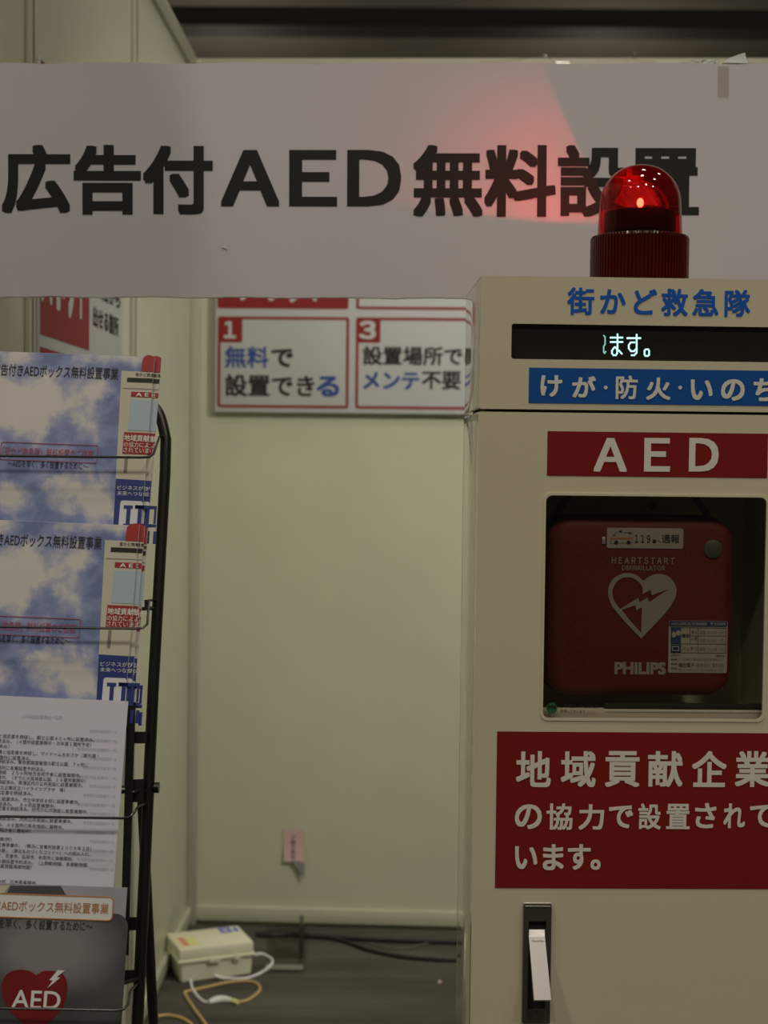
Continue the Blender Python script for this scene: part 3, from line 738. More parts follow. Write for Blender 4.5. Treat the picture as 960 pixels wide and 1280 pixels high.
b.text('(お問合せ先)', *ir(135, 535, 250, 560), w * 2, M_txt, 0.0); b.text('(連絡先)', *ir(700, 542, 820, 568), w * 2, M_txt, 0.0)
for yy, s_ in ((600, '〒113-8570 東京都文京区本郷3-39-4'), (735, 'TEL 03-3815-2121 FAX 03-3814-1222')):
    b.text(s_, *ir(228, yy - 20, 790, yy + 14), w * 2, M_txtgrey, 0.0)
b.text('福田電子', *ir(228, 640, 435, 695), w * 2, M_txt, 0.0); b.text('株式会社', *ir(450, 645, 640, 695), w * 2, M_txtgrey, 0.0); b.text('東京支店', *ir(655, 645, 805, 700), w * 2, M_txtgrey, 0.0)
for yy in (598, 655, 712): b.text('担当者', *ir(138, yy - 14, 215, yy + 12), w * 2, M_txt, 0.01)
b.build('expiry_sticker', t)['label'] = 'white table sticker with blue header'

# ------------------------------------------------------------------ the red rotating beacon on the cabinet
bw = -0.11 if DEP > 0.2 else -DEP / 2
BU = cf.uv(799.5, 300, bw)[0]
bmat = Matrix.Translation(cf.at(BU, vTop, bw))
bc = cf.at(BU, vTop, bw); yawm = math.atan2(cax.y, cax.x)
bdist = (bc - EYE).dot(FWD); PXM = F / bdist
RB = 61.0 / PXM; RD = 52.5 / PXM
def hz(py):  # height above the cabinet top seen at pixel row py on the beacon's axis
    fr = Frame(bc, cax, Z); return fr.uv(799.5, py)[1]
t = thing('warning_beacon', 'red rotating warning beacon lit up on top of the cabinet', 'beacon', Matrix.Translation(bc) @ Matrix.Rotation(yawm, 4, 'Z'))
M_collar = mat('red_ribbed_plastic', (0.07, 0.004, 0.003), 0.12, coat=0.9, coat_rough=0.03)
h1 = hz(300.5); h0 = 0.0; hcol = hz(296.5)
b = MB(); nf_ = 84
fl = lambda k, i: (1.0 if (k % 4) in (0, 1) else 0.955) if 1 < i < 5 else 1.0
b.lathe([(0.001, 0.0), (RB * 0.98, 0.0), (RB * 0.99, 0.002), (RB, 0.004), (RB, hcol - 0.004), (RB * 0.985, hcol - 0.001), (RD * 1.03, hcol), (RD * 0.97, hcol), (RD * 0.97, hcol - 0.004), (0.001, hcol - 0.004)], M_collar, nf_ * 4, False, fl)
b.build('ribbed_collar', t)
M_dome = glass('red_dome', (0.80, 0.035, 0.022), 0.015, 0.085, 1.5)
htop = hz(206.5); hd0 = hcol - 0.003; hs = htop - hd0; cap = RD * 0.93
prof = []
for i in range(10): prof.append((RD * (1 - 0.045 * (i / 9) ** 1.3), hd0 + (hs - cap) * i / 9))
for i in range(1, 19):
    a = math.pi / 2 * i / 18; prof.append((max(1e-4, RD * 0.955 * math.cos(a) ** 0.92), hd0 + hs - cap + cap * math.sin(a)))
b = MB(); b.lathe(prof, M_dome, 96); b.build('dome', t)
M_refl = mat('reflector_mirror', (0.85, 0.80, 0.78), 0.14, metal=1.0)
M_cup = mat('black_rotor', (0.02, 0.012, 0.012), 0.3)
M_bulb = mat('lit_bulb', (1, 0.6, 0.5), 0.3, emit=(1.0, 0.55, 0.40), estr=40.0)
hl = hz(270)                                # lamp filament height
hrim = hl + 0.0035
b = MB(); b.lathe([(0.001, hcol - 0.002), (RD * 0.62, hcol - 0.002), (RD * 0.62, hcol + 0.004), (RD * 0.84, hcol + 0.006), (RD * 0.84, hrim), (RD * 0.78, hrim), (RD * 0.76, hrim - 0.008), (0.001, hrim - 0.010)], M_cup, 64); b.build('rotor_cup', t)
L = Vector((0, 0, hl))
dax = Vector((-0.86, -0.15, -0.56)).normalized()
# parabolic dish behind the lamp
q = dax.to_track_quat('Z', 'Y').to_matrix().to_4x4(); R_ = RD * 0.80; dd = R_ * 0.72
prof = [(R_ * (i / 14) if i else 1e-4, dd * (i / 14) ** 2) for i in range(15)]
prof2 = prof + [(r * 1.0 + 0.0012, h - 0.0004) for r, h in prof[::-1]]
b = MB(); b.lathe(prof2, M_refl, 48)
refl_c = L + Vector((0, 0, 0.006)) - dax * (dd + 0.005)
b.build('reflector', t, Matrix.Translation(refl_c) @ q)
b = MB()
bmx = bmesh.new(); bmesh.ops.create_uvsphere(bmx, u_segments=16, v_segments=10, radius=0.0042)
for v in bmx.verts: v.co = Vector((v.co.x, v.co.y, v.co.z * 1.4 + hl + 0.0165))
b.bm(bmx, M_bulb, True); b.tube([(0, 0, hcol + 0.004), (0, 0, hl + 0.010)], 0.0045, M_cup, 12); b.build('bulb', t)['label'] = 'glowing bulb'
# the filament throws a wide weak light, the mirror a narrow strong beam; the dish and the cup cut both off
for kind_, en_ in (('POINT', 5.5), ('SPOT', 32.0)):
    ld = bpy.data.lights.new('beacon_light', kind_); ld.energy = en_; ld.color = (1, 0.5, 0.4); ld.shadow_soft_size = 0.0015
    lo = bpy.data.objects.new('beacon_light', ld); COL.objects.link(lo); lo.parent = t; lo.location = L + dax * 0.004
    if kind_ == 'SPOT':
        ld.spot_size = math.radians(74); ld.spot_blend = 1.0
        lo.rotation_euler = Vector((-0.10, 0.29, 0.055)).to_track_quat('-Z', 'Y').to_euler()

# ------------------------------------------------------------------ the brochure rack
TILT = math.radians(14.0)
raz = Vector((0, math.sin(TILT), math.cos(TILT)))
pr = EYE + ray(197, 700) * (1.72 / ray(197, 700).dot(FWD))
rf0 = Frame(pr, X, raz)
base = rf0.at(0, -pr.z / raz.z)
rf = Frame((base.x, base.y, 0), X, raz)             # foot of the right post, in the rack's leaning plane
cxr = rf.uv(70, 700)[0]                             # middle of the rack
rf = rf.moved(cxr, 0)
t = thing('brochure_rack', 'black steel brochure rack leaning back beside the left wall', 'rack', Matrix.Translation(rf.o))
RT = t
inv = Matrix.Translation(rf.o).inverted()
def rl(px, py, w=0.0): return inv @ rf.hit(px, py, w)
def rloc(u, v, w=0.0): return inv @ rf.at(u, v, w)
uP = rf.uv(197, 700)[0]; vTp = rf.uv(197, 505)[1]
TR = 0.0066
for sgn in (1, -1):
    pts = [rloc(sgn * (uP - 0.055), vTp + 0.018, -0.012), rloc(sgn * (uP - 0.028), vTp + 0.010, -0.012), rloc(sgn * (uP - 0.009), vTp - 0.008, -0.012), rloc(sgn * (uP + 0.001), vTp - 0.04, -0.012)]
    pts = smooth_path(pts, 6) + [rloc(sgn * (uP + 0.002), vTp - 0.08, -0.012), rloc(sgn * uP, rf.uv(190, 850)[1], -0.012), rloc(sgn * uP, 0.02, -0.012), rloc(sgn * uP, 0.004, -0.012)]
    if sgn == 1:
        cr = pts[0]
    b = MB(); b.tube(pts, TR, M_rackblk, 14); b.build('post', t)
    # folding back leg
    vpv = rf.uv(186, 984)[1]; p = rloc(sgn * (uP - 0.010), vpv, -0.024)
    foot = Vector((sgn * (uP - 0.012) + 0, 0, 0)); foot = rloc(sgn * (uP + 0.006), 0.0, 0); foot = Vector((foot.x, foot.y + 0.52, 0.012))
    b = MB(); b.tube([p + (p - foot).normalized() * 0.008, p, foot], TR * 0.92, M_rackblk, 12); b.build('leg', t)
    kb = rloc(sgn * (uP + TR), vpv, -0.012)
    b = MB(); kb = kb - Vector((sgn * 0.004, 0, 0)); b.tube([kb, kb + Vector((sgn * 0.006, 0, 0))], 0.003, M_rackblk, 10); b.tube([kb + Vector((sgn * 0.004, 0, 0)), kb + Vector((sgn * 0.0095, 0, 0))], 0.0062, M_rackblk, 16); b.build('knob', t)
b = MB(); b.tube([rloc(uP - 0.055, vTp + 0.018, -0.012), rloc(-uP + 0.055, vTp + 0.018, -0.012)], TR, M_rackblk, 12); b.build('top_bar', t)
b = MB(); b.tube([rloc(uP, 0.05, -0.012), rloc(-uP, 0.05, -0.012)], TR * 0.8, M_rackblk, 12); b.build('cross_bar', t)

# sheets: local origin bottom centre, A4
SA = math.radians(-1.65)
SW, SH = 0.210, 0.297
sw0 = 0.0
def sheet_frame(px, py, w):
    """frame whose top right sheet corner shows at the pixel"""
    fr = rf.moved(*rf.uv(px, py, w), w, SA)
    return fr.moved(-SW / 2, -SH)
W1, W2, W3, W4 = 0.000, 0.014, 0.028, 0.042
s1 = sheet_frame(193.7, 446.5, W1)
def s1p(px, py): return s1.uv(px, py)
def s1r(*a): return rect(s1, *a)
SKYBLOBS = []
for (px, py, rx, ry, wg) in ((30, 495, 75, 60, 1.0), (62, 530, 60, 55, 0.6), (118, 490, 40, 52, 0.8), (150, 446, 60, 18, 0.9), (95, 610, 62, 38, 0.9), (14, 622, 34, 24, 0.9), (20, 442, 40, 16, 0.7), (125, 640, 60, 30, 0.6), (-20, 520, 60, 80, 0.8), (40, 690, 80, 40, 0.8), (120, 545, 30, 22, 0.4)):
    u, v = s1p(px, py); SKYBLOBS.append((u, v, rx * 1.0 / 1075, ry * 1.0 / 1075, wg))
M_sky = sky_mat()
def build_brochure(name, label):
    t = thing(name, label, 'brochure', s1.mat(), 'sky-blue brochures in the rack')
    R = SW / 2; w = 0.0004
    b = MB(); b.box(-R, R, 0, SH, -0.0006, 0, M_paper); b.build('sheet', t)
    ux = s1p(147, 560)[0]
    b = MB(); b.quad(-R + 0.0005, 0.0005, R - 0.0003, SH - 0.0003, w * 0.5, M_sky); b.build('cloud_picture', t)
    b = MB()
    strip = [s1p(152, 463.5), (R - 0.0003, s1p(190, 465.5)[1]), (R - 0.0003, 0.0005), (s1p(142, 650)[0] - 0.005, 0.0005), s1p(142, 650)]
    b.poly([strip[4], strip[3], strip[2], strip[1], strip[0]], w, M_strip)
    e = R - 0.0003
    def q(x0, y0, y1, m, ww, x1=None):
        r = s1r(x0, y0, 193 if x1 is None else x1, y1); b.quad(r[0], r[1], e if x1 is None else r[2], r[3], ww, m)
    # beacon picture
    c0 = s1p(176.5, 464.5); c1 = (e, s1p(190, 445)[1])
    dome = [(c0[0], c0[1])] + [(e, c0[1])] + [(e, s1p(192, 446.5)[1]), s1p(188, 444), s1p(183, 444.5), s1p(179, 448), s1p(177.5, 454)]
    b.poly(dome, w * 2, M_redbri)
    b.text('街かど救急', *s1r(169.5, 466.5, 193, 471), w * 2, M_txt, 0.01)
    q(159, 472.8, 478.2, M_black, w * 2); q(153, 485.6, 486.4, M_txtgrey, w * 2)
    q(164, 490.3, 496.6, M_bredd, w * 2); b.text('A E', *s1r(170, 491.4, 186, 496), w * 3, M_creamtx, 0.02)
    q(161.5, 500, 538.5, M_lblue, w * 2); q(154, 541, 568, M_bredd, w * 2)
    b.text('地域貢献', *s1r(155.2, 544, 187, 552), w * 3, M_creamtx, 0.015)
    b.text('の協力によ', *s1r(155, 553, 186, 559.5), w * 3, M_creamtx, 0.0); b.text('されていま', *s1r(154.5, 560, 186.5, 566), w * 3, M_creamtx, 0.0)
    q(155.5, 570, 591, M_grey, w * 2, 159.5)
    # navy company block
    nb = [s1p(145, 598.5), (e, s1p(190, 601)[1]), (e, s1p(185, 690)[1]), s1p(140, 690)]
    b.poly(nb[::-1], w * 2, M_bnavy)
    b.text('ビジネスがひ', *s1r(147, 607.5, 186, 613), w * 3, M_rackwhite, 0.005); b.text('未来へつなが', *s1r(146.5, 614.5, 185.5, 620), w * 3, M_rackwhite, 0.005)
    lr = s1r(148.5, 626.5, 192, 683); b.fill([rrect(lr[0], lr[1], e, lr[3], 0.003)], w * 3, 0.0001, M_rackwhite)
    def bar(x0, y0, x1, y1): b.quad(*s1r(x0, y0, x1, y1), w * 4, M_bnavy)
    for k in (0, 14.2):
        bar(155 + k, 632, 166.2 + k, 636.3); bar(158 + k, 636, 163 + k, 655); bar(154 + k, 655, 165.2 + k, 659)
    bar(169, 632, 188, 636.3); bar(184, 636, 187, 655); bar(168, 655, 187, 659); bar(183, 664, 187, 720 - 40)
    b.build('front_print', t)
    b = MB()
    b.text('広告付きAEDボックス無料設置事業', *s1r(-9, 457.0, 148.3, 472.2), w * 2, M_txt, 0.004); b.build('headline', t)
    b = MB(); outline(b, s1r(0.5, 554.5, 122.5, 577.0), 0.0006, w * 2, M_frame, 0.003)
    b.text('「街かど救急隊」無料設置のご提案', *s1r(3, 560.5, 117, 571.5), w * 2, M_frame, 0.0); b.build('framed_title', t)
    b = MB(); b.text('〜AEDを早く、多く設置するために〜', *s1r(10, 576.5, 109.5, 585.5), w * 2, M_txt, 0.0)
    b.build('tagline', t)
    return t
def copy_tree(o, matrix, label):
    c = o.copy(); COL.objects.link(c); c.matrix_world = matrix; c['label'] = label
    for ch in [k for k in COL.objects if k.parent == o]:
        d = ch.copy(); COL.objects.link(d); d.parent = c; d.matrix_parent_inverse = ch.matrix_parent_inverse.copy()
    return c
br = build_brochure('brochure', 'cloud-print brochure at the front of the top rack pocket')
copy_tree(br, sheet_frame(202.0, 447.5, W1 - 0.004).mat(), 'brochure showing as a narrow strip behind the front one in the top pocket')
copy_tree(br, sheet_frame(174.5, 657, W2).mat(), 'cloud-print brochure at the front of the second rack pocket')
copy_tree(br, sheet_frame(181.3, 657.5, W2 - 0.003).mat(), 'brochure edge peeking out just behind the front one in the second pocket')
copy_tree(br, sheet_frame(185.0, 660.5, W2 - 0.006).mat(), 'rearmost brochure of the second pocket, a thin sliver at its right edge')

# the printed document
SA2 = SA; s3 = sheet_frame(160.3, 876.5, W3)
def s3r(*a): return rect(s3, *a)
t = thing('document_sheet', 'white document sheet densely printed with small black text in the third rack pocket', 'document', s3.mat())
b = MB(); b.box(-SW / 2, SW / 2, 0, SH, -0.0012, 0, M_doc); b.build('sheet', t)
b = MB()
lines = [(303, 605, '公益財団法人　東京都公園協会と協定書を締結し、都立公園４０ヶ所に設置済み。'), (335, 585, '大阪府都市公社と協定書締結済み。（４箇所設置展開中・次年度１箇所予定）'), (370, 60, '設置済み）'),
         (405, 632, '独立行政法人　大阪港湾振興機構と協定書を締結し、マイドームおおさか（展示場・'), (440, 200, '会議室）の４箇所に設置済み。'), (465, 568, '神奈川県警本部と協定書を締結済み。東京都庭園管理の都立公園、７ヶ所に'), (505, 290, '設置済み。　７箇所に本展設置予約済み。'),
         (535, 520, '中部運輸業務局と協定書の締結　２５ヶ所地方合同庁舎に設置展開中。'), (567, 550, '大阪市と協定書の締結を準備中。（すでに大阪城音公園、１８箇所展開中）'), (597, 532, '名古屋港管理と協定書を締結済み。南港区内の公共施設に設置展開中。'), (632, 418, '中央図書館、区立企業区立ハイライツプラザ　等）'),
         (665, 210, '新宿区と協定書を締結済み。'), (705, 508, '横浜第一庁舎と協定書締結に設置済み。市立中学校８校に設置準備中。'), (737, 355, '江東区と協定書締結済み。　８ヶ所設置展開中。'), (765, 565, '千葉市設置協議会と協定書を締結済み。対内の公共施設に設置展開中。'),
         (830, 465, '中野区町と協定書を締結済み。対内公共施設に設置準備中。'), (870, 408, '川崎市協定書締結済み、４８箇所の県有施設に展開中。'), (905, 200, '都庁県・合同庁舎に展開中）'), (965, 75, '（設置実例）'),
         (1000, 585, '東京ＡＥＤの時代・横浜市協定書準備中。（横浜に営業所設置２００９年２月）'), (1035, 580, '「産業クラスター計画」（東北ものづくりコリドー）への組み入れ。'), (1070, 470, '三菱薬局の契約として、花巻市、弘前市、秋田市と接触開始。'), (1105, 570, '関西支援協会と協定書締結し本展設置予約済み。（上野動物園、多摩動物園、'), (1135, 203, '井の頭動物園、葛西臨海植物園）'), (1235, 240, '㈱東京九段分部　広告募集開始。')]
for i, (yl, xr, s_) in enumerate(lines):
    # rows share one left margin; each row ends where its text runs out
    x1 = xr / 5.12; yy = 860 + yl / 5.12 + 0.02 * x1
    per = 5.15; x0 = x1 - per * len(s_)
    xl = max(x0, -40)
    if x0 < -40: s_ = s_[int(round((-40 - x0) / per)):]
    b.text(s_, *s3r(xl, yy - 2.6, x1, yy + 2.6), 0.0005, M_docink, 0.0)
b.text('公共機関設置実績一覧表', *s3r(27, 893.5, 78, 898.5), 0.0005, M_faint, 0.0)
for k in range(16):
    y = 912 + k * 11.5; b.text('東京都内設置箇所一覧', *s3r(112 - (k % 3) * 8, y, 147 - k * 0.35, y + 4), 0.0004, M_faint, -0.004)
b.build('print', t)

# grey folder with the heart
def folder_mat():
    m = bpy.data.materials.new('grey_photo_print'); m.use_nodes = True; nt = m.node_tree; bs = nt.nodes['Principled BSDF']; bs.inputs['Roughness'].default_value = 0.4
    tc = nt.nodes.new('ShaderNodeTexCoord'); mp = nt.nodes.new('ShaderNodeMapping'); u, v = s4.uv(62, 1185)
    mp.inputs['Scale'].default_value = (1 / 0.085, 1 / 0.055, 0); mp.inputs['Location'].default_value = (-u / 0.085, -v / 0.055, 0)
    gd = nt.nodes.new('ShaderNodeTexGradient'); gd.gradient_type = 'SPHERICAL'; n = nt.nodes.new('ShaderNodeTexNoise'); n.inputs['Scale'].default_value = 16
    nt.links.new(tc.outputs['Object'], mp.inputs[0]); nt.links.new(mp.outputs[0], gd.inputs[0]); nt.links.new(tc.outputs['Object'], n.inputs['Vector'])
    ma = nt.nodes.new('ShaderNodeMath'); ma.operation = 'MULTIPLY_ADD'; ma.inputs[1].default_value = 0.35
    nt.links.new(n.outputs['Fac'], ma.inputs[0]); nt.links.new(gd.outputs['Fac'], ma.inputs[2])
    r = nt.nodes.new('ShaderNodeValToRGB'); e = r.color_ramp.elements; e[0].position = 0.12; e[0].color = (*alb(42, 39, 36), 1); e[1].position = 0.75; e[1].color = (*alb(90, 83, 77), 1)
    nt.links.new(ma.outputs[0], r.inputs[0]); nt.links.new(r.outputs[0], bs.inputs['Base Color']); return m
SA4 = math.radians(-1.0)
fr = rf.moved(*rf.uv(159.0, 1109.5, W4), W4, SA4); s4 = fr.moved(-SW / 2, -SH)
def s4r(*a): return rect(s4, *a)
def s4p(x, y): return s4.uv(x, y)
t = thing('folder', 'dark grey folder with a red heart and AED lettering in the bottom rack pocket', 'folder', s4.mat())
M_fold = folder_mat(); M_foldlt = mat('light_grey_print', alb(98, 93, 90), 0.4, noise=0.05, nscale=20); M_folddk = mat('dark_grey_print', alb(52, 48, 46), 0.4)
b = MB(); b.box(-SW / 2, SW / 2, 0, SH, -0.003, 0, M_foldlt, 0.0004); b.build('cover', t)
b = MB(); w = 0.0004; R = SW / 2 - 0.0004
pr_ = s4r(-50, 1140, 157.3, 1290); b.fill([rrect(-R, 0.001, s4p(157.3, 1200)[0], s4p(100, 1140.5)[1], 0.014)], w, 0.0002, M_fold)
dk = [s4p(8, 1118), s4p(13, 1107), s4p(76, 1107.5), s4p(83, 1119)]; b.poly(dk[::-1], w, M_folddk)
lt = [s4p(-45, 1117), s4p(-45, 1107), s4p(12, 1107), s4p(5, 1116)]; b.poly(lt[::-1], w, M_strip)
def hy(x, y): return s4.uv(x / 4, 960 + y / 4)
ho = curve([(180, 1035), (150, 1015), (100, 1008), (50, 1020), (15, 1060), (12, 1120), (40, 1200), (100, 1260), (175, 1325)], 6) + curve([(175, 1325), (250, 1265), (310, 1200), (335, 1130), (335, 1070), (315, 1030), (270, 1015), (220, 1015), (180, 1035)], 6)[1:-1]
M_heart = mat('heart_red_print', alb(80, 15, 14), 0.4, noise=0.25, nscale=14)
b.fill([[hy(*p) for p in ho]], w * 2, 0.0002, M_heart)
bolt = [(290, 1010), (326, 1012), (285, 1045), (303, 1047), (238, 1100), (265, 1062), (248, 1060)]
b.fill([[hy(*p) for p in bolt][::-1]], w * 3.2, 0.0001, M_rackwhite)
b.text('AED', *s4r(15, 1238, 76, 1261), w * 3, M_rackwhite, 0.012)
b.build('print', t)
b = MB(); lb = s4r(-60, 1117.5, 142, 1148)
b.fill([rrect(lb[0], lb[1], lb[2], lb[3], 0.005)], w * 2, 0.0002, M_rackwhite); outline(b, lb, 0.0011, w * 3, M_orange, 0.005)
b.text('広告付AEDボックス無料設置事業', *s4r(-32, 1126.5, 136.5, 1140), w * 3, M_brown, 0.006)
b.text('〜AEDを早く、多く設置するために〜', *s4r(-26, 1149.5, 116, 1161.5), w * 3, M_txt, 0.004)
b.build('title_label', t)

# pocket wires, side rails, trays and brackets
POCK = [(W1, 571, (190, 572), (199, 545), 446.5, 193.7), (W2, 782, (182, 786), (186, 750), 657, 174.5), (W3, 1020, (165, 1023), (172.5, 1008), 876.5, 160.3), (W4, 1260, (158, 1263), (162, 1240), 1109.5, 159)]
for i, (wk, yw, corner, up, yt, xr) in enumerate(POCK):
    wf = wk + 0.020
    cu_, cv_ = rf.uv(*corner, wf); uu_, vu_ = rf.uv(*up, wk + 0.004)
    pt = [rloc(-cu_, cv_, wf), rloc(cu_ - 0.012, cv_, wf), rloc(cu_ - 0.003, cv_ + 0.001, wf - 0.001), rloc(cu_ + 0.001, cv_ + 0.006, wf - 0.004), rloc(uu_, vu_, wk + 0.002), rloc(uP - 0.001, vu_ + 0.004, -0.010)]
    ptl = [Vector((2 * rloc(0, 0).x - p.x, p.y, p.z)) for p in pt]
    b = MB(); b.tube(ptl[::-1][:-1] + pt, 0.00145, M_rackblk, 8); b.build('pocket_wire', t if False else RT)
    vb_ = rf.uv(xr, yt, wk)[1] - SH
    b = MB(); b.tube([rloc(-uP, vb_ - 0.004, -0.010), rloc(-uP + 0.004, vb_ - 0.006, wk - 0.004), rloc(uP - 0.012, vb_ - 0.006, wk - 0.004), rloc(uP, vb_ - 0.004, -0.010)], 0.0022, M_rackblk, 8); b.build('pocket_bottom', RT)
def flat_bar(b, pts, wd, w, thick=0.004):
    for (a, c) in zip(pts, pts[1:]):
        pa_ = rf.uv(*a, w); pc_ = rf.uv(*c, w); d = Vector((pc_[0] - pa_[0], pc_[1] - pa_[1])).normalized(); n = Vector((-d.y, d.x)) * wd / 2
        q = [(pa_[0] + n.x, pa_[1] + n.y), (pc_[0] + n.x, pc_[1] + n.y), (pc_[0] - n.x, pc_[1] - n.y), (pa_[0] - n.x, pa_[1] - n.y)]
        vs = [rloc(u, v, w + thick / 2) for u, v in q] + [rloc(u, v, w - thick / 2) for u, v in q]
        b.add(vs, [(0, 1, 2, 3), (7, 6, 5, 4), (0, 4, 5, 1), (1, 5, 6, 2), (2, 6, 7, 3), (3, 7, 4, 0)], M_rackblk)
b = MB(); flat_bar(b, [(164.8, 878), (162, 960), (158.5, 1080), (155.5, 1194)], 0.0088, 0.012); fix_normals(b.build('pocket_rail', RT))
for (xa_, xb_, ya_, yb_) in ((168, 184, 915, 929), (160, 180, 975, 1002), (158, 172, 1147, 1162), (156, 168, 1213, 1227)):
    b = MB(); flat_bar(b, [(xa_, (ya_ + yb_) / 2), (xb_, (ya_ + yb_) / 2)], (yb_ - ya_) / 1075, 0.002, 0.006); fix_normals(b.build('bracket', RT))
b = MB(); flat_bar(b, [(183.6, 750), (183.6, 762)], 0.005, 0.010, 0.004); fix_normals(b.build('bracket', RT))

# ------------------------------------------------------------------ things on the booth floor
fl_ = FLOOR.hit(225, 1231); fr_ = FLOOR.hit(316, 1219.5)
bax = (fr_ - fl_).normalized(); bxf = Frame(fl_, bax, Z); BL = (fr_ - fl_).length
t = thing('power_box', 'cream plastic box with a hinged lid on the carpet by the wall corner', 'box', bxf.mat())
BD = 0.155; BH = 0.098; hB = 0.062
b = MB(); bmq = bmesh.new(); bmesh.ops.create_cube(bmq, size=1)
for v in bmq.verts:
    tp = 1 if v.co.y > 0 else 0; k = 0.0 if tp else 0.004
    v.co = Vector(((0 + k) if v.co.x < 0 else (BL - k), hB if tp else 0.001, (-0.002 - k) if v.co.z > 0 else (-BD + k)))
bmesh.ops.bevel(bmq, geom=bmq.edges[:], offset=0.004, segments=2, affect='EDGES'); b.bm(bmq, M_box, True); b.build('box_body', t)
b = MB(); b.box(-0.006, BL + 0.006, hB - 0.004, hB + 0.004, -BD - 0.004, 0.004, M_box, 0.002); b.build('flange', t)
b = MB(); b.box(-0.002, BL + 0.002, hB + 0.003, BH, -BD, 0.0, M_box, 0.005)
for x_ in (0.0, 1.0):
    pass
lid = b.build('lid', t)
for x0 in (0.38, 0.72):
    b = MB(); b.box(BL * x0, BL * (x0 + (0.16 if x0 < 0.5 else 0.09)), hB - 0.009, hB + 0.006, 0.002, 0.009, M_box, 0.0015); b.build('latch', t)
M_redink = mat('red_ink', alb(160, 70, 50), 0.5); M_bluest = mat('blue_sticker', alb(44, 58, 120), 0.5); M_yel = mat('yellow_sticker', alb(176, 160, 84), 0.5)
def lidq(b, x0, x1, z0, z1, m, h=0.0006): b.add([(BL * x0, BH + h, -BD * z0), (BL * x1, BH + h, -BD * z0), (BL * x1, BH + h, -BD * z1), (BL * x0, BH + h, -BD * z1)], [(0, 1, 2, 3)], m)
b = MB(); lidq(b, 0.03, 0.30, 0.12, 0.66, M_boxdk, 0.0003)
for z0 in (0.2, 0.36, 0.52): lidq(b, 0.08, 0.16, z0, z0 + 0.11, M_redink)
b.add([(BL * (0.235 + 0.055 * math.cos(a * math.pi / 8)), BH + 0.0008, -BD * (0.36 + 0.17 * math.sin(a * math.pi / 8))) for a in range(16)], [tuple(range(16))], M_yel)
b.build('warning_label', lid)
b = MB(); lidq(b, 0.70, 0.86, 0.66, 0.93, M_bluest); lidq(b, 0.90, 0.95, 0.66, 0.88, M_bluest); lidq(b, 0.74, 0.82, 0.74, 0.84, M_box, 0.0009); b.build('blue_sticker', lid)

def floor_cord(pts, r, m, h=None, n=8):
    out = []
    for i, p in enumerate(pts):
        q = FLOOR.hit(180 + p[0] / 4, 1000 + p[1] / 4); z_ = r + (p[2] if len(p) > 2 else 0)
        f_ = Frame((0, 0, z_), X, Y); q = f_.hit(180 + p[0] / 4, 1000 + p[1] / 4); out.append(q)
    return smooth_path(out, n)
b = MB(); b.tube(floor_cord([(552, 775, .045), (590, 770, .04), (632, 790, .02), (640, 815, .006), (600, 855), (520, 890), (430, 892), (380, 888, .004), (330, 868, .008), (275, 865, .004), (240, 885), (238, 930), (262, 975), (300, 1008), (335, 1012)], 0.0042, M_whcord), 0.0042, M_whcord, 10)
tag(b.build('looped_cable'), 'white power cord looping from the cream box on the carpet', 'cord')
b = MB(); pth = floor_cord([(470, 1012), (520, 1000), (560, 972), (580, 945), (560, 915), (500, 905), (420, 912), (320, 934), (240, 952), (205, 962), (215, 990), (255, 1050), (300, 1110), (315, 1140), (300, 1180)], 0.0042, M_ywcord)
b.tube(pth, 0.0042, M_ywcord, 10); tag(b.build('extension_cord'), 'ochre extension cord looping in front of the cream box', 'cord')
b = MB(); b.tube(floor_cord([(20, 1092), (50, 1085), (110, 1076), (170, 1085), (215, 1105), (250, 1140), (270, 1190)], 0.0042, M_ywcord), 0.0042, M_ywcord, 10); tag(b.build('extension_cord'), 'short run of ochre cord on the carpet beside the rack leg', 'cord')
pp = floor_cord([(325, 1012), (350, 1003), (385, 996), (425, 1000), (445, 1005), (470, 1012)], 0.008, M_whplug, n=6)
b = MB(); n = len(pp); b.tube(pp[:n - 8], [0.005 + 0.005 * math.sin(math.pi * min(1, (i + 1) / (n - 8))) for i in range(n - 8)], M_whplug, 12); b.tube(pp[n - 9:], 0.0062, M_yel, 12)
tag(b.build('cord_connector'), 'white and yellow plug connector joining the two cords', 'plug')
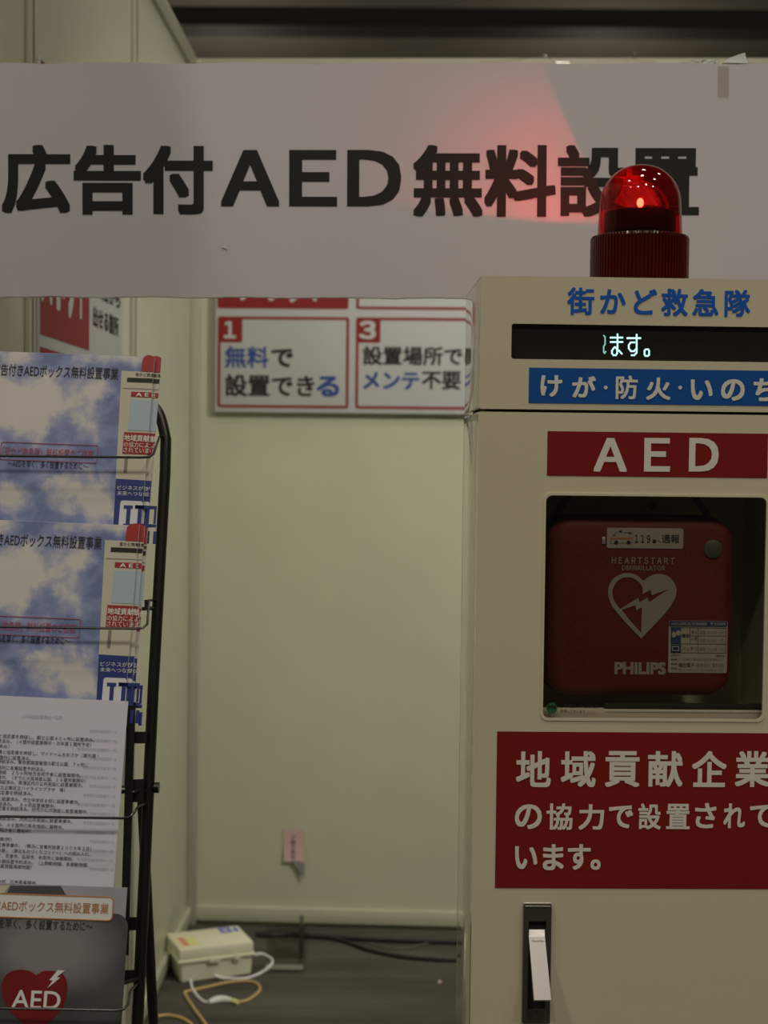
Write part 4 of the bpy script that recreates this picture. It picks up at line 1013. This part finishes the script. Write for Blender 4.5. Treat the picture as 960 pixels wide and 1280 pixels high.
# black cable and dark gap strip under the back wall
def c3(x, y): return (380 + x / 3.692 - 180) * 4, (1040 + y / 3.692 - 1000) * 4
b = MB(); b.tube(floor_cord([(560, 662), (620, 664), (700, 668), c3(-20, 468), c3(60, 480), c3(170, 500), c3(300, 545), c3(450, 575), c3(600, 588), c3(720, 592), c3(850, 596)], 0.006, M_cordgap), 0.006, M_cordgap, 10)
tag(b.build('cable_and_gap_shade'), 'black cable curving out from the back wall across the carpet', 'cable')
b = MB(); b.tube(floor_cord([(565, 672), (640, 676), (720, 670), c3(0, 478), c3(170, 488), c3(320, 496), c3(500, 502), c3(700, 508), c3(850, 514)], 0.0075, M_cordgap), 0.0075, M_cordgap, 10)  # black tube standing in for the shade in the gap below the baseboard
tag(b.build('cable_and_gap_shade'), 'dark strip standing for the shaded gap along the foot of the back wall', 'cable')
b = MB(); b.tube(floor_cord([c3(290, 512), c3(360, 530), c3(440, 538), c3(520, 528), c3(585, 508)], 0.0035, M_groove), 0.0035, M_groove, 8)
tag(b.build('thin_cable'), 'thin grey cable bowing between the black cable and the dark gap strip at the wall', 'cable')
# smoky plastic stand on the floor
sbf = Frame(FLOOR.hit(352, 1217), X, Z)
M_smoke = glass('smoky_plastic', (0.80, 0.80, 0.78), 0.1)
t = thing('plastic_stand', 'small clear plastic leaflet stand on the carpet right of the cream box', 'stand', sbf.mat())
b = MB(); b.box(-0.055, 0.062, 0, 0.004, -0.13, 0.0, M_smoke, 0.001); b.build('base', t)
b = MB(); b.box(-0.055, 0.062, 0.004, 0.10, -0.133, -0.130, M_smoke, 0.001); b.build('back', t)
b = MB(); b.box(0.040, 0.052, 0.0, 0.125, -0.140, -0.134, M_groove, 0.001); b.build('upright', t)
b = MB(); b.box(-0.05, 0.058, 0.0045, 0.006, -0.06, -0.02, M_grey, 0.0005); b.build('card_slot', t)
sp = FLOOR.hit(550, 1228); b = MB(); b.add([(sp.x - 0.006, sp.y - 0.012, 0.001), (sp.x + 0.005, sp.y - 0.006, 0.002), (sp.x + 0.004, sp.y + 0.014, 0.001), (sp.x - 0.004, sp.y + 0.008, 0.004)], [(0, 1, 2), (0, 2, 3)], M_pink)
tag(b.build('paper_scrap'), 'tiny pale paper scrap on the carpet near the cabinet', 'scrap')
